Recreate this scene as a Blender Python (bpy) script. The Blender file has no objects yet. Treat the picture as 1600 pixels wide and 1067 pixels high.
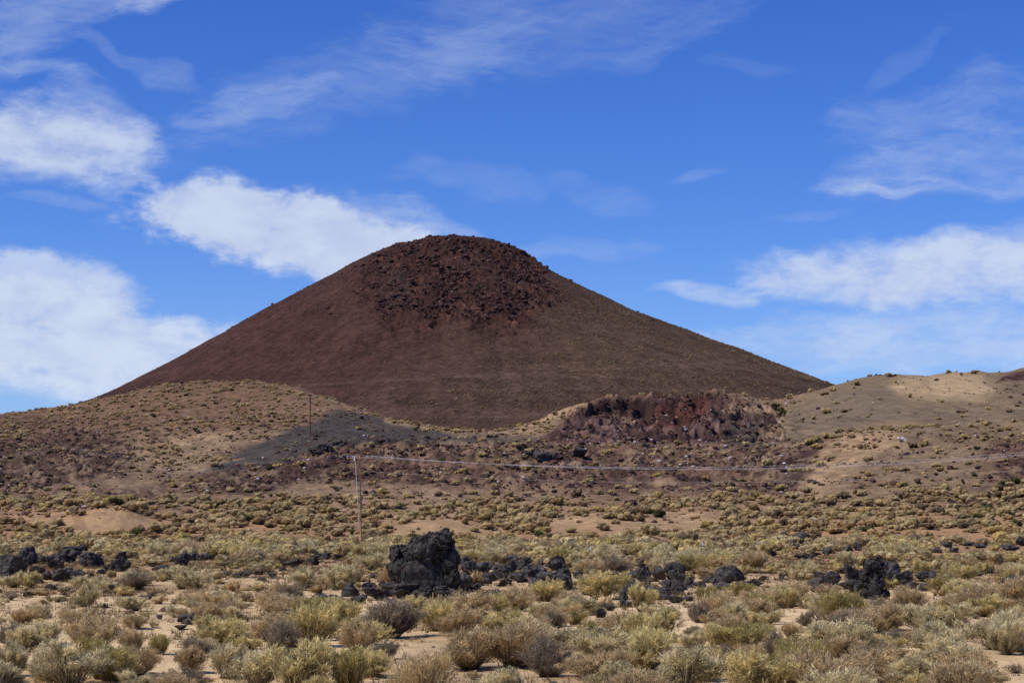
import bpy, bmesh, math, random
import numpy as np
from mathutils import Vector, Matrix, Euler

# ------------------------------------------------------------------ camera, sky, sun, exposure
SC = bpy.context.scene
COL = SC.collection
F = 3000.0            # focal length in photo pixels (photo is 1600 wide)
HORIZON = 800.0
CAM_H = 3.8
PITCH = math.atan((HORIZON - 533.5) / F)
cam_d = bpy.data.cameras.new("camera")
cam_d.sensor_width = 36.0
cam_d.lens = F / 1600.0 * 36.0
cam_d.clip_start = 0.1
cam_d.clip_end = 40000.0
cam = bpy.data.objects.new("camera", cam_d)
COL.objects.link(cam)
cam.location = (0, 0, CAM_H)
cam.rotation_euler = (math.pi / 2 + PITCH, 0, 0)
SC.camera = cam

SUN_EL, SUN_AZ = 52.0, -112.0         # azimuth from +Y (view direction), negative = to the left
sd = Vector((math.sin(math.radians(SUN_AZ)) * math.cos(math.radians(SUN_EL)),
             math.cos(math.radians(SUN_AZ)) * math.cos(math.radians(SUN_EL)),
             math.sin(math.radians(SUN_EL))))
sun_d = bpy.data.lights.new("sun", "SUN")
sun_d.energy = 4.0
sun_d.angle = math.radians(0.5)
sun_d.color = (1.0, 0.95, 0.86)
sun = bpy.data.objects.new("sun", sun_d)
COL.objects.link(sun)
sun.rotation_euler = (-sd).to_track_quat('-Z', 'Y').to_euler()
sun.location = (0, 0, 300)

SC.view_settings.view_transform = 'Standard'
SC.view_settings.look = 'None'
SC.view_settings.exposure = 0.0
SC.view_settings.gamma = 1.0
SC.render.use_motion_blur = False
try:
    SC.cycles.max_bounces = 5
    SC.cycles.diffuse_bounces = 3
    SC.cycles.transparent_max_bounces = 4
except Exception:
    pass


class NT:
    """small helper to write node graphs as expressions"""
    def __init__(s, tree): s.t = tree
    def n(s, typ, **kw):
        nd = s.t.nodes.new(typ)
        for k, v in kw.items(): setattr(nd, k, v)
        return nd
    def link(s, a, b): s.t.links.new(a, b)
    def put(s, sock, v):
        if isinstance(v, bpy.types.NodeSocket): s.link(v, sock)
        else: sock.default_value = v
    def m(s, op, a, b=0.0, c=0.0, clamp=False):
        nd = s.n('ShaderNodeMath', operation=op, use_clamp=clamp)
        s.put(nd.inputs[0], a); s.put(nd.inputs[1], b); s.put(nd.inputs[2], c)
        return nd.outputs[0]
    def vm(s, op, a, b=(0, 0, 0)):
        nd = s.n('ShaderNodeVectorMath', operation=op)
        s.put(nd.inputs[0], a); s.put(nd.inputs[1], b)
        return nd.outputs[0]
    def noise(s, vec, scale, detail=4.0, rough=0.55, dist=0.0):
        nd = s.n('ShaderNodeTexNoise')
        s.put(nd.inputs['Vector'], vec); nd.inputs['Scale'].default_value = scale
        nd.inputs['Detail'].default_value = detail; nd.inputs['Roughness'].default_value = rough
        nd.inputs['Distortion'].default_value = dist
        return nd.outputs['Fac']
    def ramp(s, x, a, b, lo=0.0, hi=1.0, smooth=True):
        nd = s.n('ShaderNodeMapRange', interpolation_type='SMOOTHSTEP' if smooth else 'LINEAR')
        s.put(nd.inputs[0], x)
        for i, v in enumerate((a, b, lo, hi)): s.put(nd.inputs[1 + i], v)
        return nd.outputs[0]
    def mix(s, f, a, b, typ='MIX'):
        nd = s.n('ShaderNodeMix', data_type='RGBA', blend_type=typ)
        s.put(nd.inputs[0], f); s.put(nd.inputs[6], a); s.put(nd.inputs[7], b)
        return nd.outputs[2]
    def comb(s, x, y, z):
        nd = s.n('ShaderNodeCombineXYZ')
        for i, v in enumerate((x, y, z)): s.put(nd.inputs[i], v)
        return nd.outputs[0]


world = bpy.data.worlds.new("World")
SC.world = world
world.use_nodes = True
wt = world.node_tree
wt.nodes.clear()
W = NT(wt)
tc = W.n('ShaderNodeTexCoord').outputs['Generated']
sep = W.n('ShaderNodeSeparateXYZ'); W.link(tc, sep.inputs[0])
dx, dy, dz = sep.outputs
sky = W.n('ShaderNodeTexSky', sky_type='NISHITA')
sky.sun_disc = False
sky.sun_elevation = math.radians(SUN_EL)
sky.sun_rotation = math.radians(SUN_AZ)
sky.altitude = 1100.0
sky.air_density = 1.0
sky.dust_density = 0.35
sky.ozone_density = 2.5
skycol = sky.outputs[0]
# clear dry desert air: deepen the blue of the sky texture
tint = W.mix(1.0, skycol, (0.56, 0.82, 1.36, 1), 'MULTIPLY')
az = W.m('ARCTAN2', dx, dy)
el = W.m('ARCSINE', dz)
deep = W.ramp(el, 0.02, 0.30, 0.0, 1.0, False)
low = W.ramp(el, 0.16, 0.02)
tint = W.mix(W.m('MULTIPLY', low, .22), tint, (5.2, 6.6, 9.0, 1))
tint = W.mix(deep, tint, W.mix(1.0, tint, (0.46, 0.68, 0.96, 1), 'MULTIPLY'))
# clouds, laid out over azimuth and elevation of the sky (1 unit = 1/3000 rad)
P = W.m('MULTIPLY_ADD', az, 3000.0, 800.0)
Q = W.m('MULTIPLY_ADD', el, -3000.0, 817.0)
pq = W.comb(P, Q, 0.0)
wx = W.noise(pq, 0.006, 2.5, 0.5)
wy = W.noise(W.vm('ADD', pq, (913.0, 377.0, 50.0)), 0.006, 2.5, 0.5)
Pw = W.m('MULTIPLY_ADD', W.m('SUBTRACT', wx, 0.5), 300.0, P)
Qw = W.m('MULTIPLY_ADD', W.m('SUBTRACT', wy, 0.5), 140.0, Q)
Ps = W.m('MULTIPLY_ADD', W.m('SUBTRACT', wx, 0.5), 130.0, P)
Qs = W.m('MULTIPLY_ADD', W.m('SUBTRACT', wy, 0.5), 70.0, Q)
# fibres that sweep up to the right; two grains of them
def fibres(tilt, along, across, seed, detail, dist):
    a_ = math.radians(tilt)
    X_ = W.m('MULTIPLY_ADD', W.m('SUBTRACT', wx, 0.5), 90.0, P); Y_ = W.m('MULTIPLY_ADD', W.m('SUBTRACT', wy, 0.5), 60.0, Q)
    s1 = W.m('ADD', W.m('MULTIPLY', X_, math.cos(a_) * along), W.m('MULTIPLY', Y_, math.sin(a_) * along))
    s2 = W.m('ADD', W.m('MULTIPLY', X_, -math.sin(a_) * across), W.m('MULTIPLY', Y_, math.cos(a_) * across))
    return W.noise(W.comb(s1, s2, seed), 1.0, detail, 0.70, dist)
streak = W.m('ADD', W.m('MULTIPLY', fibres(-14, .0050, .016, 0.0, 8, .0), .6), W.m('MULTIPLY', fibres(8, .008, .050, 7.0, 9, .0), .4))
puff = W.noise(W.comb(W.m('MULTIPLY', P, 0.010), W.m('MULTIPLY', Q, 0.018), 3.0), 1.0, 9, 0.62, 0.15)
# cx, cy, rx, ry, tilt deg, strength, softness (0 crisp .. 1 feathery)
CLOUDS = [
    (455, 385, 225, 56, 9, 1.00, 0.2), (590, 372, 130, 44, 4, 0.55, 0.8), (330, 362, 105, 46, 18, 0.7, 0.2), (560, 410, 130, 50, 12, 0.7, 0.3),
    (70, 250, 180, 66, 4, 0.95, 0.45), (165, 225, 90, 50, 40, 0.5, 0.8),
    (60, 545, 270, 78, 5, 1.0, 0.3), (250, 560, 150, 55, 6, 0.75, 0.5), (60, 610, 240, 40, 0, 0.7, 0.6), (90, 480, 150, 50, 6, 0.8, 0.3),
    (245, 22, 85, 34, -18, 0.85, 0.5), (70, 60, 150, 70, -25, 0.42, 1.0),
    (560, 150, 330, 72, -16, 0.20, 1.0), (860, 50, 300, 85, -8, 0.21, 1.0), (400, 190, 130, 36, -6, 0.28, 1.0),
    (1480, 455, 300, 50, 0, 0.92, 0.4), (1350, 470, 160, 30, 2, 0.55, 0.6), (1450, 560, 380, 52, 0, 0.66, 0.7), (1620, 410, 110, 45, -8, 0.6, 0.6),
    (1115, 480, 95, 15, 0, 0.7, 0.7),
    (1470, 200, 210, 46, -8, 0.28, 1.0), (1540, 290, 240, 50, -6, 0.38, 1.0), (1415, 322, 120, 16, 2, 0.45, 1.0), (1330, 310, 70, 14, -5, 0.35, 0.9),
    (1420, 125, 80, 14, -34, 0.11, 1.0), (1165, 126, 65, 12, 8, 0.09, 1.0), (1080, 297, 40, 9, -18, 0.18, 1.0),
    (740, 288, 130, 22, -2, 0.14, 1.0), (940, 322, 90, 26, 24, 0.17, 1.0), (1270, 360, 60, 10, 0, 0.2, 1.0), (900, 410, 150, 22, 4, 0.2, 1.0),
    (100, 345, 90, 12, 4, 0.3, 1.0), (190, 130, 110, 14, 14, 0.22, 1.0), (40, 145, 80, 12, 4, 0.3, 1.0),
    (-500, 300, 380, 90, 0, 0.6, 0.6), (2300, 350, 420, 100, 5, 0.7, 0.6), (2100, 620, 500, 60, 0, 0.6, 0.6), (-600, 560, 400, 60, 0, 0.7, 0.5),
]
total = None
for (cx, cy, rx, ry, tilt, s_, soft) in CLOUDS:
    a = math.radians(tilt)
    ux = W.m('SUBTRACT', Pw if soft > 0.75 and rx > 100 else Ps, cx + 0.0)
    uy = W.m('SUBTRACT', Qw if soft > 0.75 and rx > 100 else Qs, cy + 0.0)
    ex = W.m('ADD', W.m('MULTIPLY', ux, math.cos(a) / rx), W.m('MULTIPLY', uy, math.sin(a) / rx))
    ey = W.m('ADD', W.m('MULTIPLY', ux, -math.sin(a) / ry), W.m('MULTIPLY', uy, math.cos(a) / ry))
    r2 = W.m('ADD', W.m('MULTIPLY', ex, ex), W.m('MULTIPLY', ey, ey))
    body = W.ramp(r2, 2.1, 0.0)
    tex = W.m('ADD', W.m('MULTIPLY', streak, soft), W.m('MULTIPLY', puff, 1.0 - soft))
    t_ = W.m('MULTIPLY', W.m('SUBTRACT', W.ramp(tex, 0.32, 0.68, 0, 1, False), 0.5), 1.0 + 0.25 * soft)
    v_ = W.m('ADD', body, t_)
    cut = W.m('MULTIPLY', W.ramp(v_, 0.10 + 0.12 * soft, (0.72 if soft < .31 else 1.0) + 0.55 * soft), s_)
    cut = W.m('MULTIPLY', cut, W.ramp(r2, 2.5, 0.9))
    inv = W.m('SUBTRACT', 1.0, cut)
    total = inv if total is None else W.m('MULTIPLY', total, inv)
cover = W.m('SUBTRACT', 1.0, total, clamp=True)
ccol = W.mix(W.ramp(el, 0.0, 0.30), (6.6, 7.4, 8.9, 1), (5.6, 6.5, 8.3, 1))
shade = W.ramp(puff, 0.35, 0.68, 0.88, 1.04)
ccol = W.vm('MULTIPLY', ccol, W.comb(W.m('MULTIPLY', shade, 1.0), shade, W.ramp(puff, 0.35, 0.68, 0.95, 1.02)))
final = W.mix(W.m('MULTIPLY', cover, 0.90), tint, ccol)
bg = W.n('ShaderNodeBackground')
W.link(final, bg.inputs[0])
bg.inputs[1].default_value = 0.10
wo = W.n('ShaderNodeOutputWorld')
W.link(bg.outputs[0], wo.inputs[0])

# ------------------------------------------------------------------ maths helpers
rng = np.random.default_rng(7)
random.seed(7)
CP, SP = math.cos(PITCH), math.sin(PITCH)


def px_to_u(px, py):
    b = (533.5 - np.asarray(py, float)) / F
    return (np.asarray(px, float) - 800.0) / F / (CP - b * SP)


def px_to_z(py, d):
    b = (533.5 - np.asarray(py, float)) / F
    return CAM_H + d * (SP + b * CP) / (CP - b * SP)


def project(x, y, z):
    zz = z - CAM_H
    yc = y * CP + zz * SP
    up = -y * SP + zz * CP
    return 800.0 + F * x / yc, 533.5 - F * up / yc


def _hash(ix, iy, seed):
    h = (ix.astype(np.int64) * 374761393 + iy.astype(np.int64) * 668265263 + seed * 974634777) & 0xFFFFFFFF
    h = ((h ^ (h >> 13)) * 1274126177) & 0xFFFFFFFF
    return ((h ^ (h >> 16)) & 0xFFFFFF) / float(0xFFFFFF)


def vnoise(x, y, seed=0):
    ix, iy = np.floor(x), np.floor(y)
    fx, fy = x - ix, y - iy
    fx = fx * fx * fx * (fx * (fx * 6 - 15) + 10); fy = fy * fy * fy * (fy * (fy * 6 - 15) + 10)
    a, b = _hash(ix, iy, seed), _hash(ix + 1, iy, seed)
    c, d = _hash(ix, iy + 1, seed), _hash(ix + 1, iy + 1, seed)
    return (a + (b - a) * fx) * (1 - fy) + (c + (d - c) * fx) * fy


def fbm(x, y, scale, octv=4, seed=0, gain=0.5):
    """0..1, mean .5; scale in metres of the largest feature"""
    s = np.zeros_like(x, dtype=float); amp = 1.0; tot = 0.0
    X, Y = x / scale, y / scale
    for o in range(octv):
        s += amp * vnoise(X, Y, seed + o * 17); tot += amp
        amp *= gain
        X, Y = X * 1.93 * 0.8 - Y * 1.93 * 0.6 + 13.7, X * 1.93 * 0.6 + Y * 1.93 * 0.8 + 7.1
    return s / tot


def sstep(a, b, x):
    t = np.clip((x - a) / (b - a), 0, 1)
    return t * t * (3 - 2 * t)


def poly_mask(px, py, pts, soft):
    """1 inside the polygon, falling to 0 over `soft`"""
    pts = np.array(pts, float)
    n = len(pts)
    inside = np.zeros(px.shape, bool)
    dist = np.full(px.shape, 1e9)
    for i in range(n):
        x1, y1 = pts[i]; x2, y2 = pts[(i + 1) % n]
        cond = ((y1 > py) != (y2 > py))
        with np.errstate(divide='ignore', invalid='ignore'):
            xi = (x2 - x1) * (py - y1) / ((y2 - y1) if y2 != y1 else 1e-9) + x1
        inside ^= cond & (px < xi)
        ex, ey = x2 - x1, y2 - y1
        t = np.clip(((px - x1) * ex + (py - y1) * ey) / (ex * ex + ey * ey + 1e-9), 0, 1)
        dd = (px - x1 - t * ex) ** 2 + (py - y1 - t * ey) ** 2
        dist = np.minimum(dist, dd)
    dist = np.sqrt(dist)
    s = np.where(inside, dist, -dist)
    return sstep(-soft, soft, s)


def lin(r, g, b, k=1.0):
    f = lambda c: ((c / 255.0 + 0.055) / 1.055) ** 2.4 if c > 10 else c / 255.0 / 12.92
    return np.array([f(r) * k, f(g) * k, f(b) * k])


# ------------------------------------------------------------------ the lie of the land
# each ridge line runs across the valley: (photo column, photo row, distance in m)
RIDGES = [
    # foot of the slopes, level with the pole
    [(-400, 843, 236), (0, 843, 236), (300, 845, 236), (560, 847, 236), (800, 847, 236), (1000, 848, 236), (1240, 847, 236), (1400, 850, 232), (1600, 852, 228), (2000, 852, 228)],
    [(-400, 812, 262), (0, 812, 262), (150, 812, 262), (300, 815, 262), (560, 818, 262), (800, 818, 262), (1000, 820, 260), (1200, 818, 260), (1300, 820, 256), (1450, 822, 252), (1600, 824, 248), (2000, 822, 248)],
    [(-400, 765, 310), (0, 770, 310), (150, 768, 310), (300, 776, 305), (560, 780, 300), (800, 780, 300), (1000, 784, 300), (1200, 780, 300), (1300, 780, 295), (1450, 784, 285), (1600, 788, 280), (2000, 785, 280)],
    [(-400, 730, 355), (0, 738, 355), (150, 735, 355), (300, 742, 350), (450, 742, 345), (560, 738, 345), (800, 736, 345), (1000, 740, 345), (1190, 740, 345), (1280, 728, 335), (1400, 722, 325), (1600, 715, 320), (2000, 700, 320)],
    # lip of the bench
    [(-400, 712, 400), (0, 712, 400), (150, 710, 400), (300, 722, 395), (400, 722, 395), (470, 706, 400), (520, 692, 400), (600, 686, 400), (770, 686, 400), (850, 689, 400), (1000, 693, 400), (1130, 696, 400), (1200, 700, 395), (1250, 690, 390), (1330, 672, 385), (1450, 668, 375), (1600, 655, 370), (2000, 640, 370)],
    [(-400, 706, 420), (0, 706, 420), (300, 712, 420), (400, 712, 420), (470, 698, 415), (520, 692, 415), (600, 689, 415), (770, 690, 415), (850, 690, 415), (1000, 692, 415), (1130, 694, 415), (1200, 692, 412), (1250, 688, 408), (1330, 676, 402), (1450, 673, 395), (1600, 661, 390), (2000, 646, 390)],
    # front berm of the quarry / middle of the hill flanks
    [(-400, 690, 480), (0, 686, 480), (150, 680, 480), (300, 676, 470), (420, 680, 460), (500, 678, 460), (600, 681, 455), (770, 684, 455), (830, 684, 450), (870, 668, 455), (905, 656, 460), (950, 652, 460), (1000, 654, 460), (1050, 657, 460), (1100, 652, 460), (1150, 650, 460), (1200, 660, 455), (1250, 664, 452), (1330, 655, 450), (1450, 650, 445), (1600, 645, 440), (2000, 630, 440)],
    # quarry floor
    [(-400, 672, 560), (0, 668, 560), (150, 658, 560), (300, 641, 560), (420, 645, 540), (500, 655, 510), (600, 670, 490), (770, 681, 475), (830, 677, 480), (870, 666, 485), (915, 652, 487), (928, 680, 494), (940, 682, 497), (1020, 682, 500), (1065, 676, 497), (1088, 660, 492), (1110, 654, 485), (1150, 641, 485), (1200, 648, 482), (1250, 645, 482), (1330, 622, 490), (1450, 615, 485), (1560, 618, 480), (1600, 620, 480), (2000, 610, 480)],
    # crest: left hill, quarry rim, right hill
    [(-400, 672, 660), (0, 648, 660), (100, 638, 660), (180, 623, 670), (250, 606, 690), (330, 600, 700), (400, 601, 690), (470, 611, 650), (540, 636, 580), (600, 652, 545), (700, 669, 515), (780, 675, 505), (815, 668, 508), (845, 656, 510), (870, 643, 512), (900, 632, 512), (925, 628, 512), (940, 621, 512), (975, 623, 514), (1000, 617, 516), (1022, 622, 516), (1040, 618, 516), (1060, 624, 516), (1085, 620, 516), (1110, 614, 516), (1130, 619, 516), (1150, 616, 516), (1175, 624, 516), (1200, 629, 516), (1240, 624, 530), (1290, 608, 540), (1350, 590, 548), (1400, 583, 548), (1450, 586, 548), (1500, 581, 548), (1535, 584, 540), (1560, 599, 530), (1600, 612, 520), (1700, 610, 520), (2000, 600, 520)],
    # behind the crest
    [(-400, 690, 800), (0, 668, 800), (180, 655, 800), (400, 640, 800), (540, 665, 700), (700, 684, 620), (780, 690, 600), (870, 664, 590), (1010, 648, 590), (1150, 648, 590), (1200, 655, 600), (1290, 640, 640), (1400, 625, 640), (1500, 606, 680), (1560, 592, 700), (1600, 582, 700), (1700, 574, 700), (2000, 570, 700)],
]
_R = []
for rd in RIDGES:
    a = np.array(rd, float)
    u = px_to_u(a[:, 0], a[:, 1])
    _R.append((u, a[:, 2], px_to_z(a[:, 1], a[:, 2])))
def _sm(x, xs, ys):
    # smoothed linear interpolation along a ridge
    w = 0.0018
    return 0.25 * np.interp(x - w, xs, ys) + 0.5 * np.interp(x, xs, ys) + 0.25 * np.interp(x + w, xs, ys)


def loft(u, d):
    K = [(-50.0, 0.0), (12.0, 0.0), (130.0, -0.03), (215.0, 0.0)]
    D = [np.full(u.shape, k[0]) for k in K]; Z = [np.full(u.shape, k[1]) for k in K]
    for (uu, dd, zz) in _R:
        D.append(_sm(u, uu, dd)); Z.append(_sm(u, uu, zz))
    for (kd, kz) in ((1150.0, 44.0), (1900.0, 44.0), (4000.0, 20.0), (30000.0, 0.0)):
        D.append(np.full(u.shape, kd)); Z.append(np.full(u.shape, kz))
    D = np.stack(D); Z = np.stack(Z)
    S = (Z[1:] - Z[:-1]) / (D[1:] - D[:-1])
    T = np.zeros_like(Z)
    a, b = S[:-1], S[1:]
    T[1:-1] = np.where(a * b > 0, 2 * a * b / (a + b + np.where(a + b == 0, 1e-9, 0)), 0.0)
    T[0], T[-1] = S[0], S[-1]
    out = np.zeros(u.shape); n = D.shape[0]
    for i in range(n - 1):
        m = (d >= D[i]) & (d < D[i + 1])
        if not m.any(): continue
        h = D[i + 1][m] - D[i][m]; t = (d[m] - D[i][m]) / h
        t2, t3 = t * t, t * t * t
        out[m] = ((2 * t3 - 3 * t2 + 1) * Z[i][m] + (t3 - 2 * t2 + t) * h * T[i][m]
                  + (-2 * t3 + 3 * t2) * Z[i + 1][m] + (t3 - t2) * h * T[i + 1][m])
    return out


# patches of ground, outlined in photo coordinates of the bare ground
PIT = [(915, 640), (935, 625), (1000, 618), (1050, 620), (1105, 618), (1120, 628), (1090, 655), (1070, 664), (960, 668), (925, 655)]
GREY = [(330, 734), (385, 702), (430, 682), (480, 658), (520, 643), (600, 658), (700, 676), (860, 680), (860, 688), (700, 688), (560, 693), (500, 704), (430, 722), (380, 735)]
RED_LEFT = [(-300, 690), (0, 690), (60, 680), (130, 668), (200, 676), (215, 700), (190, 735), (120, 750), (60, 765), (-300, 775)]
RUBBLE = [(300, 765), (330, 740), (420, 722), (500, 690), (600, 686), (830, 690), (1000, 694), (1200, 696), (1270, 700), (1240, 740), (1200, 770), (1000, 768), (760, 765), (500, 750), (400, 770)]
RUBBLE_2 = [(100, 800), (160, 765), (240, 762), (270, 790), (200, 800)]
TAN_LEFT = [(215, 700), (245, 672), (330, 668), (400, 676), (360, 700), (290, 715), (240, 722)]
MOUND_TAN = [(600, 838), (650, 808), (700, 808), (770, 828), (740, 842)]
MOUND_TAN2 = [(950, 862), (990, 842), (1030, 836), (1080, 852), (1060, 864)]
MOUND_TAN3 = [(90, 825), (150, 800), (190, 795), (240, 822), (180, 835)]
MOUND_TAN4 = [(840, 815), (880, 806), (960, 812), (1040, 800), (1140, 800), (1120, 825), (1000, 828), (860, 828)]
QUARRY = [(840, 690), (870, 664), (905, 640), (930, 622), (1120, 612), (1180, 630), (1215, 650), (1230, 690), (1120, 694), (900, 692)]
QTAN = [(800, 668), (870, 634), (915, 622), (930, 626), (895, 642), (850, 660), (820, 672)]
QTAN2 = [(1125, 642), (1150, 628), (1195, 630), (1215, 645), (1160, 646)]
QTAN3 = [(1180, 672), (1215, 650), (1235, 655), (1225, 690), (1195, 690)]
GREY_2 = [(1110, 664), (1180, 655), (1200, 680), (1190, 702), (1140, 700)]
TAN_R = [(1395, 605), (1420, 588), (1500, 580), (1545, 584), (1570, 600), (1540, 622), (1470, 624), (1410, 618)]
TAN_R2 = [(1260, 760), (1280, 715), (1320, 676), (1400, 668), (1420, 680), (1370, 715), (1320, 755), (1290, 775)]
RED_R = [(1480, 800), (1520, 730), (1560, 690), (1700, 680), (1700, 800)]
RED_R2 = [(1200, 760), (1225, 720), (1260, 690), (1290, 700), (1270, 740), (1235, 775)]
PITRED = [(1000, 664), (1020, 640), (1050, 622), (1110, 618), (1100, 650), (1070, 668)]


def land_roughness(x, y, px, py):
    """how broken the ground is, 0..1"""
    w = (fbm(x, y, 30.0, 3, 90) - 0.5) * 22
    r = 0.9 * poly_mask(px + w, py + w * .4, RUBBLE, 8)
    r = np.maximum(r, 0.8 * poly_mask(px + w, py + w * .4, RED_LEFT, 8))
    r = np.maximum(r, 1.0 * poly_mask(px, py, QUARRY, 4))
    r = np.maximum(r, 0.6 * poly_mask(px + w, py + w * .4, RUBBLE_2, 8))
    r = np.maximum(r, 0.5 * poly_mask(px + w, py + w * .4, RED_R, 8))
    smooth_right = sstep(1230, 1290, px) * (py < 680)
    r = np.maximum(r, 0.25 * (1 - smooth_right) * (y > 260))
    return r


def height(x, y, detail=True):
    x = np.asarray(x, float); y = np.asarray(y, float)
    d = np.maximum(y, 1.0)
    u = x / d
    z = loft(u, d)
    far = sstep(240, 330, d)
    gate = 1 - sstep(1200, 2000, d)
    z = z + (fbm(x, y, 30.0, 4, 5) - 0.5) * (0.3 + 2.0 * far) * gate * sstep(14, 40, d)
    # sandy hummocks on the flat
    near = 1 - sstep(200, 280, d)
    z = z + (fbm(x, y, 5.0, 4, 9) - 0.5) * 0.35 * near
    if detail:
        px, py = project(x, y, z)
        r = land_roughness(x, y, px, py)
        ridg = 1 - np.abs(fbm(x, y, 6.5, 4, 21) * 2 - 1)
        z = z + (fbm(x, y, 4.5, 5, 31, 0.64) - 0.5) * (0.2 + 4.0 * r) * far * gate
        z = z + (ridg - 0.75) * 1.4 * r * far * gate
        # erosion gullies running down the loose slopes (uneven along the slope)
        z = z + (fbm(x + y * 0.35, y * 0.22, 5.0, 4, 41) - 0.5) * 1.0 * far * gate * (1 - .9 * poly_mask(px, py, QUARRY, 5))
        qm = poly_mask(px, py, QUARRY, 5) * (d > 420) * (d < 560)
        led = 1 - np.abs(fbm(x, y * .6 + z * .9, 7.0, 4, 45, .6) * 2 - 1)
        z = z + qm * ((led - .8) * 5.0 + (fbm(x, y, 2.4, 4, 47, .65) - .5) * 2.2)
        for (hx, hy, sx_, sy_, dep) in ((938, 636, 14, 8, 4.0), (965, 632, 16, 7, 3.5), (1006, 640, 10, 14, 5.0), (1045, 640, 26, 12, 3.0), (1092, 634, 12, 10, 2.5), (925, 655, 10, 5, 2.0), (1120, 640, 12, 5, -2.0), (900, 652, 14, 8, -1.5)):
            z = z - np.exp(-(((px - hx) / sx_) ** 2 + ((py - hy) / sy_) ** 2)) * dep * (d > 440) * (d < 530)
        for (mpx, mpy, rx, ry, hh) in MOUNDS:
            g = np.exp(-(((px - mpx) / rx) ** 2 + ((py - mpy) / ry) ** 2) ** 1.1)
            z = z + g * hh * (0.5 + 1.0 * fbm(x, y, 3.0, 5, 8, .6))
    return z


# spoil heaps on the flat (column, row, half width, half depth in px, height m)
MOUNDS = [(700, 828, 62, 12, 1.0), (1015, 852, 42, 8, 1.0), (170, 812, 50, 12, 2.0), (940, 815, 55, 7, 1.2), (1090, 806, 50, 8, 1.0)]


def ground_at(px, py, dmin=20.0, dmax=900.0):
    """the point of the land seen at a photo pixel"""
    ds = np.exp(np.linspace(math.log(dmin), math.log(dmax), 1400))
    u = px_to_u(px, py)
    zr = px_to_z(py, ds)
    zt = height(u * ds, ds)
    hit = np.nonzero(zt >= zr)[0]
    i = hit[0] if len(hit) else len(ds) - 1
    d = ds[i]
    if i > 0:
        a0, a1 = zr[i - 1] - zt[i - 1], zt[i] - zr[i]
        d = ds[i - 1] + (ds[i] - ds[i - 1]) * a0 / max(a0 + a1, 1e-6)
    X = float(u * d)
    return X, float(d), float(height(np.array([X]), np.array([d]))[0])


# ------------------------------------------------------------------ mesh + material helpers
def mesh_np(name, verts, faces_flat, loop_tot, colors=None, mat=None, smooth=True):
    me = bpy.data.meshes.new(name)
    nv = len(verts)
    me.vertices.add(nv)
    me.vertices.foreach_set("co", np.asarray(verts, np.float32).ravel())
    nl = len(faces_flat); nf = nl // loop_tot
    me.loops.add(nl)
    me.loops.foreach_set("vertex_index", np.asarray(faces_flat, np.int32))
    me.polygons.add(nf)
    me.polygons.foreach_set("loop_start", np.arange(0, nl, loop_tot, dtype=np.int32))
    try:
        me.polygons.foreach_set("loop_total", np.full(nf, loop_tot, np.int32))
    except Exception:
        pass
    me.polygons.foreach_set("use_smooth", np.full(nf, smooth, bool))
    me.update(calc_edges=True)
    if colors is not None:
        at = me.color_attributes.new("Col", 'FLOAT_COLOR', 'POINT')
        c = np.ones((nv, 4), np.float32); c[:, :3] = colors
        at.data.foreach_set("color", c.ravel())
    if mat: me.materials.append(mat)
    return me


def add(name, me, parent=None, loc=None, rot=None, scl=None):
    o = bpy.data.objects.new(name, me)
    COL.objects.link(o)
    if parent is not None: o.parent = parent
    if loc is not None: o.location = loc
    if rot is not None: o.rotation_euler = rot
    if scl is not None: o.scale = scl
    return o


def tag(o, label=None, cat=None, group=None, kind=None):
    if label: o['label'] = label
    if cat: o['category'] = cat
    if group: o['group'] = group
    if kind: o['kind'] = kind
    return o


def new_mat(name, rough=0.9, spec=0.2):
    m = bpy.data.materials.new(name)
    m.use_nodes = True
    t = m.node_tree
    b = t.nodes['Principled BSDF']
    b.inputs['Roughness'].default_value = rough
    b.inputs['Specular IOR Level'].default_value = spec
    return m, NT(t), b


def ground_material(name, bump=0.5, s1=1.4, grain=0.35):
    m, N, b = new_mat(name, 0.95, 0.08)
    at = N.n('ShaderNodeAttribute', attribute_name='Col').outputs['Color']
    pos = N.n('ShaderNodeNewGeometry').outputs['Position']
    n1 = N.noise(pos, s1, 6, 0.7)
    n2 = N.noise(pos, s1 * 7.0, 4, 0.7)
    f = N.m('ADD', N.m('MULTIPLY', N.m('SUBTRACT', n1, 0.5), grain * 2.4), N.m('MULTIPLY', N.m('SUBTRACT', n2, 0.5), grain * 2.0))
    f = N.m('ADD', f, 1.0)
    vor = N.n('ShaderNodeTexVoronoi'); N.link(pos, vor.inputs['Vector']); vor.inputs['Scale'].default_value = s1 * 2.2
    peb = N.ramp(vor.outputs['Distance'], 0.12, 0.26, 0.55, 1.0)
    f = N.m('MULTIPLY', f, peb)
    c = N.vm('MULTIPLY', at, N.comb(f, f, f))
    N.link(c, b.inputs['Base Color'])
    bp = N.n('ShaderNodeBump'); bp.inputs['Strength'].default_value = bump
    bp.inputs['Distance'].default_value = 0.12
    N.link(N.m('ADD', n1, N.m('MULTIPLY', n2, 0.35)), bp.inputs['Height'])
    N.link(bp.outputs[0], b.inputs['Normal'])
    return m


M_GROUND = ground_material("desert_ground", 0.6, 1.6, 0.30)
M_CONE = ground_material("cinder_slope", 0.9, 0.45, 0.34)

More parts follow.
